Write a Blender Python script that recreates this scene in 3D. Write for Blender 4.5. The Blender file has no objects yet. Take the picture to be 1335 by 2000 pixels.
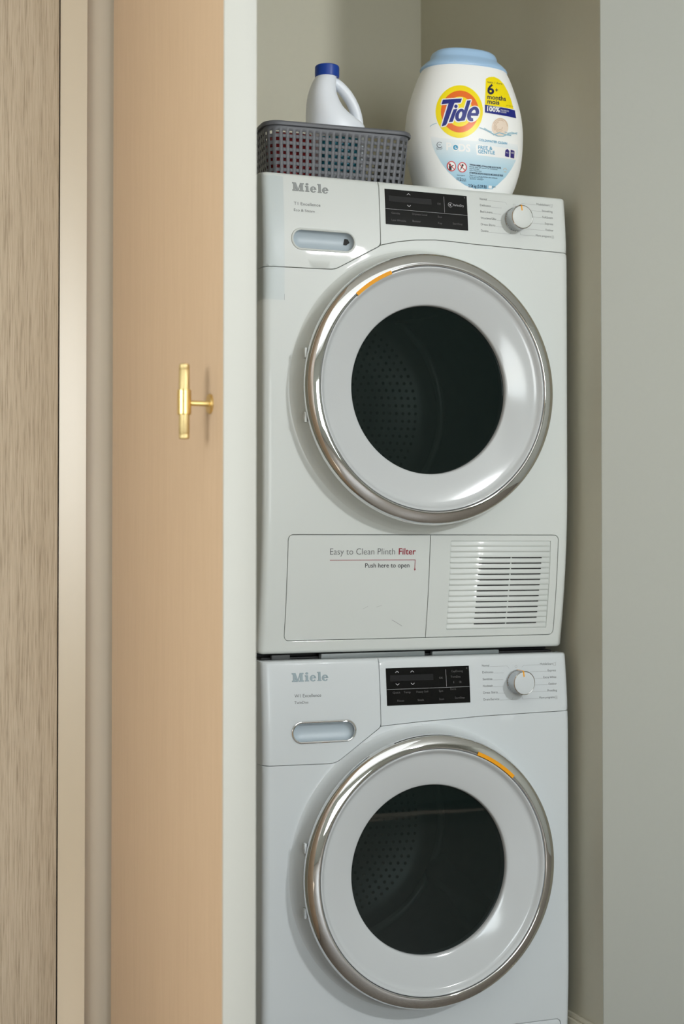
import bpy, bmesh, math, random
import numpy as np
from mathutils import Vector, Matrix
from mathutils.geometry import delaunay_2d_cdt

random.seed(7)
S = bpy.context.scene
COL = S.collection
PI = math.pi

# ------------------------------------------------------------------ camera
cam_data = bpy.data.cameras.new('camera')
cam = bpy.data.objects.new('camera', cam_data)
COL.objects.link(cam)
CAM = Vector((-0.8476, -2.53, 1.056))
YAW, PITCH = math.radians(21.4), math.radians(1.1)
fwd = Vector((math.sin(YAW) * math.cos(PITCH), math.cos(YAW) * math.cos(PITCH), math.sin(PITCH)))
cam.location = CAM
cam.rotation_euler = fwd.to_track_quat('-Z', 'Y').to_euler()
cam_data.sensor_fit = 'HORIZONTAL'
cam_data.sensor_width = 36.0
cam_data.lens = 36.0 * 3031.0 / 1335.0
cam_data.clip_start = 0.05
cam_data.dof.use_dof = True
cam_data.dof.focus_distance = 2.68
cam_data.dof.aperture_fstop = 8.4
S.camera = cam

# ------------------------------------------------------------------ world, light, exposure
world = bpy.data.worlds.new('world')
S.world = world
world.use_nodes = True
wn = world.node_tree
bg = wn.nodes['Background']
sky = wn.nodes.new('ShaderNodeTexSky')
sky.sky_type = 'NISHITA'
sky.sun_elevation = math.radians(40)
sky.sun_rotation = math.radians(200)
sky.sun_disc = False
wn.links.new(sky.outputs['Color'], bg.inputs['Color'])
bg.inputs['Strength'].default_value = 0.15

def area(name, loc, target, sx, sy, power, color):
    l = bpy.data.lights.new(name, 'AREA')
    l.shape = 'RECTANGLE'
    l.size, l.size_y = sx, sy
    l.energy = power
    l.color = color
    o = bpy.data.objects.new(name, l)
    COL.objects.link(o)
    o.location = loc
    d = (Vector(target) - Vector(loc)).normalized()
    o.rotation_euler = d.to_track_quat('-Z', 'Y').to_euler()
    return o

# daylight standing in the two window openings, and an added soft ceiling fill
area('window_daylight_left', (-3.27, -2.1, 1.55), (0, -2.1, 1.55), 1.9, 1.0, 62, (0.93, 0.99, 1.0))
area('window_daylight_rear', (-0.10, -4.67, 1.28), (-0.10, 0, 1.28), 1.7, 1.25, 60, (0.89, 0.965, 1.0))
area('ceiling_fill', (-0.3, -2.5, 2.60), (-0.3, -2.5, 0), 2.6, 2.4, 14, (0.94, 0.985, 1.0))
area('ceiling_downlight', (1.66, -3.9, 2.59), (0.4, 0.3, 1.6), 0.26, 0.26, 90, (0.96, 0.985, 1.0))
sun_data = bpy.data.lights.new('sun', 'SUN')
sun_data.energy = 17.0
sun_data.angle = math.radians(0.6)
sun_data.color = (1.0, 0.95, 0.86)
sun = bpy.data.objects.new('sun', sun_data)
COL.objects.link(sun)
sun.location = (-8, -3, 6)
sun.rotation_euler = Vector((0.80, 0.28, -0.62)).to_track_quat('-Z', 'Y').to_euler()

S.view_settings.view_transform = 'Standard'
S.view_settings.look = 'None'
S.view_settings.exposure = 0.13
S.view_settings.gamma = 1.0
S.view_settings.use_curve_mapping = False
S.cycles.max_bounces = 10
S.cycles.diffuse_bounces = 5
S.cycles.glossy_bounces = 5
S.cycles.transmission_bounces = 6
S.cycles.transparent_max_bounces = 12
S.cycles.caustics_reflective = False
S.cycles.caustics_refractive = False
S.cycles.sample_clamp_indirect = 6.0

# ------------------------------------------------------------------ materials
def lin(r, g, b):
    f = lambda c: (c / 255) / 12.92 if c / 255 <= 0.04045 else ((c / 255 + 0.055) / 1.055) ** 2.4
    return (f(r), f(g), f(b), 1.0)

def mat(name, rgb, rough=0.5, metal=0.0, coat=0.0, spec=0.5, noise=0.0, bump=0.0, scale=60.0, trans=0.0, sss=0.0):
    m = bpy.data.materials.new(name)
    m.use_nodes = True
    nt = m.node_tree
    p = nt.nodes['Principled BSDF']
    p.inputs['Base Color'].default_value = lin(*rgb)
    p.inputs['Roughness'].default_value = rough
    p.inputs['Metallic'].default_value = metal
    p.inputs['Coat Weight'].default_value = coat
    p.inputs['Coat Roughness'].default_value = 0.03
    p.inputs['Specular IOR Level'].default_value = spec
    p.inputs['Transmission Weight'].default_value = trans
    if noise or bump:
        tc = nt.nodes.new('ShaderNodeTexCoord')
        n = nt.nodes.new('ShaderNodeTexNoise')
        n.inputs['Scale'].default_value = scale
        n.inputs['Detail'].default_value = 4
        nt.links.new(tc.outputs['Object'], n.inputs['Vector'])
        if noise:
            mx = nt.nodes.new('ShaderNodeMix')
            mx.data_type = 'RGBA'
            c = lin(*rgb)
            mx.inputs['A'].default_value = tuple(max(0, x * (1 - noise)) for x in c[:3]) + (1,)
            mx.inputs['B'].default_value = tuple(min(1, x * (1 + noise)) for x in c[:3]) + (1,)
            nt.links.new(n.outputs['Fac'], mx.inputs['Factor'])
            nt.links.new(mx.outputs['Result'], p.inputs['Base Color'])
        if bump:
            b = nt.nodes.new('ShaderNodeBump')
            b.inputs['Strength'].default_value = bump
            b.inputs['Distance'].default_value = 0.001
            nt.links.new(n.outputs['Fac'], b.inputs['Height'])
            nt.links.new(b.outputs['Normal'], p.inputs['Normal'])
    return m

def wood_mat(name, dark, mid, light, fine=230.0, rough=0.45, contrast=1.0, zs=(6.0, 18.0), horizontal='Y'):
    m = bpy.data.materials.new(name)
    m.use_nodes = True
    nt = m.node_tree
    p = nt.nodes['Principled BSDF']
    p.inputs['Roughness'].default_value = rough
    tc = nt.nodes.new('ShaderNodeTexCoord')
    def tex(sc, zsc, det, dist=0.0):
        mp = nt.nodes.new('ShaderNodeMapping')
        mp.inputs['Scale'].default_value = (sc, sc, zsc)
        n = nt.nodes.new('ShaderNodeTexNoise')
        n.inputs['Scale'].default_value = 1.0
        n.inputs['Detail'].default_value = det
        n.inputs['Roughness'].default_value = 0.6
        n.inputs['Distortion'].default_value = dist
        nt.links.new(tc.outputs['Object'], mp.inputs['Vector'])
        nt.links.new(mp.outputs['Vector'], n.inputs['Vector'])
        return n
    a = tex(fine, zs[0], 5)
    b = tex(fine * 0.12, 0.7, 3, 0.3)
    c = tex(fine * 2.2, zs[1], 2)
    mx = nt.nodes.new('ShaderNodeMath'); mx.operation = 'MULTIPLY_ADD'
    mx.inputs[1].default_value = 0.46
    nt.links.new(a.outputs['Fac'], mx.inputs[0])
    m2 = nt.nodes.new('ShaderNodeMath'); m2.operation = 'MULTIPLY'
    m2.inputs[1].default_value = 0.20
    nt.links.new(b.outputs['Fac'], m2.inputs[0])
    nt.links.new(m2.outputs[0], mx.inputs[2])
    m3 = nt.nodes.new('ShaderNodeMath'); m3.operation = 'MULTIPLY_ADD'
    m3.inputs[1].default_value = 0.34
    nt.links.new(c.outputs['Fac'], m3.inputs[0])
    nt.links.new(mx.outputs[0], m3.inputs[2])
    r = nt.nodes.new('ShaderNodeValToRGB')
    e = r.color_ramp.elements
    w = 0.16 / contrast
    e[0].position = 0.5 - w; e[0].color = lin(*dark)
    e[1].position = 0.5 + w; e[1].color = lin(*light)
    k = r.color_ramp.elements.new(0.49); k.color = lin(*mid)
    nt.links.new(m3.outputs[0], r.inputs['Fac'])
    nt.links.new(r.outputs['Color'], p.inputs['Base Color'])
    bp = nt.nodes.new('ShaderNodeBump')
    bp.inputs['Strength'].default_value = 0.15
    bp.inputs['Distance'].default_value = 0.0006
    nt.links.new(a.outputs['Fac'], bp.inputs['Height'])
    nt.links.new(bp.outputs['Normal'], p.inputs['Normal'])
    return m

def clear_mat(name, tint, fac, rough=0.02, ior=1.5):
    """tinted see-through pane: Fresnel gloss over a coloured transparent layer"""
    m = bpy.data.materials.new(name)
    m.use_nodes = True
    nt = m.node_tree
    nt.nodes.remove(nt.nodes['Principled BSDF'])
    out = nt.nodes['Material Output']
    t = nt.nodes.new('ShaderNodeBsdfTransparent'); t.inputs['Color'].default_value = (*tint, 1)
    g = nt.nodes.new('ShaderNodeBsdfGlossy'); g.inputs['Roughness'].default_value = rough
    d = nt.nodes.new('ShaderNodeBsdfDiffuse'); d.inputs['Color'].default_value = (*fac, 1)
    f = nt.nodes.new('ShaderNodeFresnel'); f.inputs['IOR'].default_value = ior
    ad = nt.nodes.new('ShaderNodeAddShader')
    nt.links.new(t.outputs[0], ad.inputs[0]); nt.links.new(d.outputs[0], ad.inputs[1])
    mx = nt.nodes.new('ShaderNodeMixShader')
    nt.links.new(f.outputs[0], mx.inputs[0]); nt.links.new(ad.outputs[0], mx.inputs[1]); nt.links.new(g.outputs[0], mx.inputs[2])
    nt.links.new(mx.outputs[0], out.inputs['Surface'])
    return m

M = {
    'wall': mat('wall_paint', (168, 169, 161), 0.75, noise=0.015, bump=0.08, scale=90),
    'alcove': mat('alcove_bounce_tint', (200, 196, 178), 0.6, noise=0.02, bump=0.10, scale=70),  # wall paint with the alcove's warm bounced light put into its colour
    'ceiling': mat('ceiling_paint', (232, 232, 228), 0.9, noise=0.01, scale=20),
    'floor': wood_mat('floor_boards', (98, 90, 82), (120, 111, 101), (140, 131, 121), fine=60),
    'trim': mat('satin_casing', (190, 173, 149), 0.33, coat=0.0, spec=0.9, noise=0.01, scale=25),
    'trim_b': mat('satin_casing_light', (203, 190, 172), 0.38, noise=0.02, scale=25),
    'base': mat('baseboard_paint', (196, 190, 172), 0.5, noise=0.02, scale=40),
    'oak': wood_mat('door_oak_veneer', (193, 163, 132), (202, 172, 141), (210, 181, 151), fine=420, rough=0.42, contrast=0.8, zs=(10.0, 20.0)),
    'panel': wood_mat('panel_wood_grain', (148, 133, 113), (186, 171, 150), (201, 188, 168), fine=620, rough=0.6, contrast=1.25, zs=(14.0, 24.0)),
    'edge': mat('door_edge_white', (184, 183, 176), 0.5, noise=0.01, scale=30),
    'brass': mat('satin_brass', (222, 192, 126), 0.28, 1.0, noise=0.03, scale=200),
    'knurl': mat('knurled_brass', (210, 188, 136), 0.42, 1.0, bump=0.5, noise=0.08, scale=900),
    'enamel': mat('white_enamel', (203, 207, 204), 0.38, coat=0.14, spec=0.3, noise=0.004, scale=15),
    'washer_enamel': mat('washer_enamel', (197, 202, 204), 0.38, coat=0.14, spec=0.3, noise=0.004, scale=15),
    'ring_white': mat('door_ring_white', (190, 193, 194), 0.12, coat=0.0, spec=0.45, noise=0.004, scale=15),
    'inner': mat('panel_gap_grey', (104, 108, 108), 0.6, noise=0.05),
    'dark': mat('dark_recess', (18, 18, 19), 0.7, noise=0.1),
    'chrome': mat('polished_chrome', (226, 226, 226), 0.03, 1.0, noise=0.01, scale=30),
    'chrome_soft': mat('satin_chrome', (196, 198, 200), 0.22, 1.0, noise=0.02, scale=200),
    'logo': mat('logo_silver', (132, 136, 135), 0.5, 0.0, noise=0.03, scale=200),
    'logo_chrome': mat('logo_chrome', (138, 154, 160), 0.5, 0.0, noise=0.03, scale=200),
    'print': mat('grey_print', (92, 94, 94), 0.6, noise=0.02),
    'print_light': mat('light_grey_print', (150, 152, 152), 0.6, noise=0.02),
    'print_black': mat('black_print', (38, 38, 42), 0.6, noise=0.02),
    'print_red': mat('dark_red_print', (138, 24, 42), 0.5, noise=0.02),
    'orange': mat('orange_marker', (232, 156, 12), 0.55, spec=0.3, noise=0.02),
    'display': mat('black_display_glass', (13, 13, 14), 0.08, coat=0.0, spec=0.4, noise=0.05),
    'lcd': mat('lcd_window', (34, 34, 36), 0.08, noise=0.05),
    'disp_text': mat('display_legend', (168, 168, 170), 0.5, noise=0.02),
    'disp_dim': mat('display_legend_dim', (66, 64, 63), 0.5, noise=0.02),
    'pocket': mat('grip_pocket', (172, 184, 192), 0.4, coat=0.0, noise=0.01),
    'drum': mat('drum_steel', (120, 124, 124), 0.35, 0.8, noise=0.15, scale=40),
    'lifter': mat('drum_lifter', (186, 190, 190), 0.25, 0.4, noise=0.08, scale=40),
    'gasket': mat('rubber_gasket', (58, 60, 60), 0.6, noise=0.1),
    'door_glass': clear_mat('tinted_door_glass', (0.18, 0.195, 0.19), (0.004, 0.008, 0.0075)),
    'film': clear_mat('clear_film', (0.93, 0.95, 0.96), (0.02, 0.022, 0.023), 0.25, 1.15),
    'kit': mat('stacking_kit_grey', (112, 118, 118), 0.4, noise=0.05),
    'basket': mat('basket_grey_plastic', (84, 86, 91), 0.45, noise=0.03, bump=0.05, scale=200),
    'jug': mat('white_plastic_jug', (226, 231, 238), 0.32, noise=0.01, coat=0.1, scale=30),
    'cap': mat('blue_plastic_cap', (8, 58, 148), 0.35, noise=0.03),
    'red': mat('red_carton', (168, 22, 30), 0.5, noise=0.06),
    'teal': mat('teal_label', (24, 132, 156), 0.5, noise=0.06),
    'tub': mat('white_plastic_tub', (249, 250, 248), 0.42, coat=0.0, noise=0.004, scale=20),
    'lid': mat('pale_blue_lid', (166, 200, 232), 0.35, noise=0.015, scale=40),
    'yellow': mat('label_yellow', (252, 228, 0), 0.35, noise=0.01),
    'orange_label': mat('label_orange', (240, 112, 28), 0.35, noise=0.01),
    'navy': mat('label_navy', (20, 34, 128), 0.35, noise=0.02),
    'navy_dark': mat('label_dark_navy', (30, 32, 66), 0.4, noise=0.02),
    'white_label': mat('label_white', (244, 244, 242), 0.35, noise=0.005),
    'cyan_label': mat('label_cyan', (30, 150, 190), 0.35, noise=0.02),
    'red_label': mat('label_red', (206, 36, 42), 0.35, noise=0.02),
    'cream': mat('label_cream', (240, 222, 204), 0.4, noise=0.02),
    'cream_dark': mat('label_cream_shade', (216, 190, 164), 0.4, noise=0.02),
    'splash': mat('label_splash_blue', (150, 190, 206), 0.4, noise=0.1),
    'lilac': mat('label_purple', (52, 40, 120), 0.4, noise=0.02),
    'purple_band': mat('label_purple_band', (120, 70, 150), 0.4, noise=0.02),
    'frame': mat('window_frame_white', (232, 232, 228), 0.5, noise=0.01),
}

# the blue part of the tub's label is printed as a gradient, pale at its top
def gradient_label():
    m = bpy.data.materials.new('label_blue_gradient')
    m.use_nodes = True
    nt = m.node_tree
    p = nt.nodes['Principled BSDF']
    p.inputs['Roughness'].default_value = 0.45
    tc = nt.nodes.new('ShaderNodeTexCoord')
    sp = nt.nodes.new('ShaderNodeSeparateXYZ')
    nt.links.new(tc.outputs['Object'], sp.inputs[0])
    r = nt.nodes.new('ShaderNodeValToRGB')
    mr = nt.nodes.new('ShaderNodeMapRange')
    mr.inputs['From Min'].default_value = 0.02
    mr.inputs['From Max'].default_value = 0.118
    nt.links.new(sp.outputs['Z'], mr.inputs['Value'])
    nt.links.new(mr.outputs[0], r.inputs['Fac'])
    e = r.color_ramp.elements
    e[0].position = 0.0; e[0].color = lin(152, 200, 226)
    e[1].position = 1.0; e[1].color = lin(248, 249, 248)
    k = e.new(0.8); k.color = lin(226, 237, 242)
    k = e.new(0.45); k.color = lin(186, 218, 233)
    nt.links.new(r.outputs['Color'], p.inputs['Base Color'])
    return m
M['blue_label'] = gradient_label()

# ------------------------------------------------------------------ mesh helpers
class MB:
    def __init__(self):
        self.v, self.f = [], []
    def add(self, vs, fs):
        o = len(self.v)
        self.v += [tuple(p) for p in vs]
        self.f += [tuple(i + o for i in f) for f in fs]
        return self
    def box(self, x0, x1, y0, y1, z0, z1):
        vs = [(x, y, z) for x in (x0, x1) for y in (y0, y1) for z in (z0, z1)]
        return self.add(vs, [(0, 1, 3, 2), (4, 6, 7, 5), (0, 4, 5, 1), (2, 3, 7, 6), (0, 2, 6, 4), (1, 5, 7, 3)])
    def lathe_y(self, prof, cx, cz, n=96, a0=0.0, a1=None):
        """profile of (radius, y) turned about the line x=cx, z=cz"""
        full = a1 is None
        angs = [2 * PI * i / n for i in range(n)] if full else [a0 + (a1 - a0) * i / n for i in range(n + 1)]
        m = len(angs)
        vs = [(cx + r * math.cos(a), y, cz + r * math.sin(a)) for r, y in prof for a in angs]
        fs = []
        for k in range(len(prof) - 1):
            for i in range(m if full else m - 1):
                j = (i + 1) % m
                fs.append((k * m + i, k * m + j, (k + 1) * m + j, (k + 1) * m + i))
        return self.add(vs, fs)
    def tube(self, path, rad, n=14, cap=True, sx=1.0):
        P = [Vector(p) for p in path]
        R = rad if hasattr(rad, '__len__') else [rad] * len(P)
        up = None
        o = len(self.v)
        for i, p in enumerate(P):
            t = (P[min(i + 1, len(P) - 1)] - P[max(i - 1, 0)]).normalized()
            if up is None:
                up = Vector((0, 1, 0)) if abs(t.y) < 0.9 else Vector((1, 0, 0))
            u = (up - t * up.dot(t)).normalized()
            w = t.cross(u)
            up = u
            for k in range(n):
                a = 2 * PI * k / n
                self.v.append(tuple(p + u * math.cos(a) * R[i] * sx + w * math.sin(a) * R[i]))
        for i in range(len(P) - 1):
            for k in range(n):
                q = (k + 1) % n
                self.f.append((o + i * n + k, o + i * n + q, o + (i + 1) * n + q, o + (i + 1) * n + k))
        if cap:
            self.f.append(tuple(o + k for k in range(n)))
            self.f.append(tuple(o + (len(P) - 1) * n + k for k in reversed(range(n))))
        return self
    def loops(self, loops, cap0=False, cap1=False, closed=True):
        """skin a list of equal-length loops"""
        n = len(loops[0])
        vs = [p for l in loops for p in l]
        fs = []
        for k in range(len(loops) - 1):
            for i in range(n if closed else n - 1):
                j = (i + 1) % n
                fs.append((k * n + i, k * n + j, (k + 1) * n + j, (k + 1) * n + i))
        if cap0: fs.append(tuple(range(n)))
        if cap1: fs.append(tuple((len(loops) - 1) * n + i for i in reversed(range(n))))
        return self.add(vs, fs)
    def deform(self, fn):
        self.v = [fn(*p) for p in self.v]
        return self

ORIGIN = {}
def build(name, mb, material, parent=None, smooth=35, bevel=0.0, seg=2, label=None, weld=True):
    me = bpy.data.meshes.new(name)
    o = bpy.data.objects.new(name, me)
    COL.objects.link(o)
    org = Vector((0, 0, 0))
    if parent is not None:
        org = ORIGIN[parent.name]
        o.parent = parent
        ORIGIN[o.name] = org
    me.from_pydata([tuple(Vector(p) - org) for p in mb.v], [], mb.f)
    bm = bmesh.new()
    bm.from_mesh(me)
    if weld:
        lo = [v for v in bm.verts if not v.link_faces]
        bmesh.ops.delete(bm, geom=lo, context='VERTS')
        bmesh.ops.remove_doubles(bm, verts=bm.verts, dist=1e-6)
    bmesh.ops.recalc_face_normals(bm, faces=bm.faces)
    if bevel:
        es = [e for e in bm.edges if len(e.link_faces) == 2 and e.calc_face_angle(0) > 0.6]
        bmesh.ops.bevel(bm, geom=es, offset=bevel, segments=seg, affect='EDGES', profile=0.5)
    bm.to_mesh(me)
    bm.free()
    me.materials.append(material)
    if smooth:
        for p in me.polygons: p.use_smooth = True
        me.set_sharp_from_angle(angle=math.radians(smooth))
    if label: o['label'] = label
    return o

def center_origin(o):
    """move a top-level mesh's origin to its base centre"""
    me = o.data
    co = np.array([v.co[:] for v in me.vertices])
    c = Vector(((co[:, 0].min() + co[:, 0].max()) / 2, (co[:, 1].min() + co[:, 1].max()) / 2, co[:, 2].min()))
    me.transform(Matrix.Translation(-c))
    o.location = c
    ORIGIN[o.name] = c
    return o

def thing(name, label, cat, loc, group=None):
    o = bpy.data.objects.new(name, None)
    o.empty_display_size = 0.05
    COL.objects.link(o)
    o.location = loc
    ORIGIN[o.name] = Vector(loc)
    o['label'] = label
    o['category'] = cat
    if group: o['group'] = group
    return o

def struct(name, mb, m, label=None, bevel=0.0, smooth=35):
    o = build(name, mb, m, None, smooth, bevel)
    ORIGIN[o.name] = Vector((0, 0, 0))
    o['kind'] = 'structure'
    if label: o['label'] = label
    return o

# ---- flat outlines
def rrect(x0, x1, z0, z1, r, n=6):
    pts = []
    for cx, cz, a in ((x1 - r, z1 - r, 0), (x0 + r, z1 - r, 90), (x0 + r, z0 + r, 180), (x1 - r, z0 + r, 270)):
        for k in range(n + 1):
            t = math.radians(a + 90 * k / n)
            pts.append((cx + r * math.cos(t), cz + r * math.sin(t)))
    return pts
def circle(cx, cz, r, n=64, rz=None):
    rz = rz or r
    return [(cx + r * math.cos(2 * PI * k / n), cz + rz * math.sin(2 * PI * k / n)) for k in range(n)]
def dens(loop, step):
    out = []
    for i, p in enumerate(loop):
        q = loop[(i + 1) % len(loop)]
        d = math.dist(p, q)
        k = max(1, int(math.ceil(d / step)))
        out += [(p[0] + (q[0] - p[0]) * j / k, p[1] + (q[1] - p[1]) * j / k) for j in range(k)]
    return out
def sarea(l):
    return 0.5 * sum(l[i][0] * l[(i + 1) % len(l)][1] - l[(i + 1) % len(l)][0] * l[i][1] for i in range(len(l)))
def fillet(poly, radii, n=6):
    """round corner i of a polygon by radii[i]"""
    out = []
    N = len(poly)
    for i, p in enumerate(poly):
        r = radii[i] if hasattr(radii, '__len__') else radii
        if r <= 0:
            out.append(p); continue
        a, b, c = Vector(poly[i - 1]), Vector(p), Vector(poly[(i + 1) % N])
        u, w = (a - b), (c - b)
        L = min(u.length, w.length) * 0.49
        u.normalize(); w.normalize()
        th = math.acos(max(-1, min(1, u.dot(w))))
        t = min(L, r / math.tan(th / 2))
        A, B = b + u * t, b + w * t
        for k in range(n + 1):
            s = k / n
            out.append(tuple(A * (1 - s) ** 2 + b * 2 * s * (1 - s) + B * s * s))
    return out
def inset(loop, d):
    """shift a loop to its left by d (inwards for a counter-clockwise one)"""
    n = len(loop)
    out = []
    for i in range(n):
        a, b, c = loop[i - 1], loop[i], loop[(i + 1) % n]
        e1 = Vector((b[0] - a[0], b[1] - a[1])); e2 = Vector((c[0] - b[0], c[1] - b[1]))
        if e1.length < 1e-9 or e2.length < 1e-9:
            e1 = e2 if e1.length < 1e-9 else e1
            e2 = e1 if e2.length < 1e-9 else e2
        e1.normalize(); e2.normalize()
        n1, n2 = Vector((-e1.y, e1.x)), Vector((-e2.y, e2.x))
        m = (n1 + n2)
        if m.length < 1e-6: m = n1
        m.normalize()
        k = d / max(0.4, m.dot(n1))
        out.append((b[0] + m.x * k, b[1] + m.y * k))
    return out
def pip(pts, loop):
    x, z = pts[:, 0], pts[:, 1]
    ins = np.zeros(len(pts), bool)
    L = np.array(loop)
    for i in range(len(L)):
        (x0, z0), (x1, z1) = L[i - 1], L[i]
        if z0 == z1: continue
        c = ((z0 > z) != (z1 > z)) & (x < (x1 - x0) * (z - z0) / (z1 - z0) + x0)
        ins ^= c
    return ins
def segdist(pts, loop):
    L = np.array(loop); d = np.full(len(pts), 1e9)
    for i in range(len(L)):
        a, b = L[i - 1], L[i]
        ab = b - a
        l2 = max(1e-12, ab @ ab)
        t = np.clip(((pts - a) @ ab) / l2, 0, 1)
        d = np.minimum(d, np.hypot(*(pts - (a + t[:, None] * ab)).T))
    return d
def fill(loops, interior=None, gap=0.0012, warp=None):
    """triangulate outer loop minus holes, with optional interior points; returns 2D verts, tris"""
    if warp:
        loops = [[tuple(q) for q in warp(np.array(l))] for l in loops]
        if interior is not None: interior = warp(np.array(interior))
        gap = 0.003
    vs = [Vector(p) for l in loops for p in l]
    ed = []
    o = 0
    for l in loops:
        ed += [(o + i, o + (i + 1) % len(l)) for i in range(len(l))]
        o += len(l)
    if interior is not None and len(interior):
        P = np.array(interior)
        keep = pip(P, loops[0])
        for h in loops[1:]: keep &= ~pip(P, h)
        P = P[keep]
        for l in loops:
            if len(P): P = P[segdist(P, l) > gap]
        vs += [Vector(p) for p in P]
    r = delaunay_2d_cdt(vs, ed, [], 0, 1e-7)
    V2 = np.array([(v.x, v.y) for v in r[0]])
    T = np.array([tuple(f) for f in r[2]])
    cen = V2[T].mean(axis=1)
    keep = pip(cen, loops[0])
    for h in loops[1:]: keep &= ~pip(cen, h)
    if warp: V2 = warp(V2, True)
    return [tuple(p) for p in V2], [tuple(int(i) for i in f) for f in T[keep]]

def plate(mb, outer, holes=(), y=0.0, t=0.004, b=0.001, interior=None, seg=2, back=False, gap=0.0012, warp=None):
    """solid plate facing -y with rounded front edges; front surface at y, thickness t"""
    loops = [list(outer) if sarea(outer) > 0 else list(outer)[::-1]]
    loops += [list(h) if sarea(h) < 0 else list(h)[::-1] for h in holes]
    front = [inset(l, b) for l in loops]
    v2, tr = fill(front, interior, gap, warp)
    mb.add([(p[0], y, p[1]) for p in v2], tr)
    for l in loops:
        rows = []
        for k in range(seg + 1):
            a = PI / 2 * k / seg
            q = inset(l, b * (1 - math.sin(a))) if k < seg else l
            if k == 0: q = inset(l, b)
            rows.append([(p[0], y + b * (1 - math.cos(a)), p[1]) for p in q])
        rows.append([(p[0], y + t, p[1]) for p in l])
        mb.loops(rows)
    if back:
        v2, tr = fill(loops)
        mb.add([(p[0], y + t, p[1]) for p in v2], tr)
    return mb

def flat(mb, loops, y=0.0, interior=None):
    v2, tr = fill([list(l) for l in loops], interior)
    return mb.add([(p[0], y, p[1]) for p in v2], tr)

def stroke2(pts, w, closed=False):
    P = [Vector(p) for p in pts]
    n = len(P); vs = []; fs = []
    for i in range(n):
        a = P[i - 1] if (i > 0 or closed) else P[i]
        c = P[(i + 1) % n] if (i < n - 1 or closed) else P[i]
        e1 = (P[i] - a); e2 = (c - P[i])
        if e1.length < 1e-9: e1 = e2
        if e2.length < 1e-9: e2 = e1
        n1 = Vector((-e1.y, e1.x)).normalized(); n2 = Vector((-e2.y, e2.x)).normalized()
        m = (n1 + n2).normalized()
        k = w / 2 / max(0.5, m.dot(n1))
        vs += [P[i] + m * k, P[i] - m * k]
    for i in range(n if closed else n - 1):
        j = (i + 1) % n
        fs.append((2 * i, 2 * j, 2 * j + 1, 2 * i + 1))
    return [tuple(v) for v in vs], fs
def stroke(mb, pts, w, y=0.0, closed=False):
    v, f = stroke2(pts, w, closed)
    return mb.add([(p[0], y, p[1]) for p in v], f)

_text_cache = {}
def text2(s, bold=0.0, shear=0.0):
    """a string as flat 2D triangles, cap height about 0.7, starting at x=0"""
    key = (s, bold, shear)
    if key not in _text_cache:
        c = bpy.data.curves.new('tmp_text', 'FONT')
        c.body = s
        c.size = 1.0
        c.offset = bold
        c.shear = shear
        c.resolution_u = 3
        o = bpy.data.objects.new('tmp_text', c)
        COL.objects.link(o)
        dg = bpy.context.evaluated_depsgraph_get()
        me = bpy.data.meshes.new_from_object(o.evaluated_get(dg))
        V = [(v.co.x, v.co.y) for v in me.vertices]
        Fc = [tuple(p.vertices) for p in me.polygons]
        bpy.data.objects.remove(o); bpy.data.curves.remove(c); bpy.data.meshes.remove(me)
        x0 = min(p[0] for p in V)
        _text_cache[key] = ([(p[0] - x0, p[1]) for p in V], Fc)
    return _text_cache[key]
def text(mb, s, x, z, cap, width=None, align='L', bold=0.0, shear=0.0, y=0.0, slope=0.0):
    """write s with baseline z and cap height cap; width, when given, stretches it"""
    V, Fc = text2(s, bold, shear)
    sx = sz = cap / 0.70
    w = max(p[0] for p in V)
    if width: sx = width / w
    off = {'L': 0, 'R': -w * sx, 'C': -w * sx / 2}[align]
    return mb.add([(x + off + p[0] * sx, y, z + p[1] * sz + (off + p[0] * sx) * slope) for p in V], Fc)

# ------------------------------------------------------------------ room shell
AX = 0.6186            # inner face of the alcove's right wall
def wallbox(*boxes):
    mb = MB()
    for b in boxes: mb.box(*b)
    return mb
struct('floor', wallbox((-3.5, 3.3, -4.9, 0.85, -0.12, 0.0)), M['floor'])
struct('ceiling', wallbox((-3.5, 3.3, -4.9, 0.85, 2.62, 2.74)), M['ceiling'])
struct('wall_back', wallbox((-0.62, AX + 0.1, 0.713, 0.81, 0.0, 2.62)), M['alcove'])
struct('wall_right', wallbox((AX, AX + 0.03, -0.0785, 0.713, 0.0, 2.62)), M['alcove'])
struct('wall_front', wallbox((AX + 0.0003, 3.2, -0.0800, -0.0780, 0.0, 2.62), (AX + 0.031, 3.2, -0.0775, 0.71, 0.0, 2.62)), M['wall'], bevel=0.0006)
struct('wall_left', wallbox((-3.3, -0.30, -0.045, 0.71, 0.0, 2.62)), M['alcove'])
def wall_with_opening(axis, at, th, a0, a1, o0, o1, oz0, oz1):
    mb = MB()
    for (p0, p1, z0, z1) in ((a0, o0, 0, 2.62), (o1, a1, 0, 2.62), (o0, o1, 0, oz0), (o0, o1, oz1, 2.62)):
        if axis == 'x': mb.box(at, at + th, p0, p1, z0, z1)
        else: mb.box(p0, p1, at, at + th, z0, z1)
    return mb
struct('wall_west', wall_with_opening('x', -3.32, 0.12, -4.72, 0.0, -3.05, -1.15, 1.02, 2.08), M['wall'])
struct('wall_east', wallbox((3.2, 3.32, -4.72, -0.0, 0.0, 2.62)), M['wall'])
struct('wall_rear', wall_with_opening('y', -4.72, 0.12, -3.3, 3.3, -1.0, 0.80, 0.65, 1.9), M['wall'])
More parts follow.
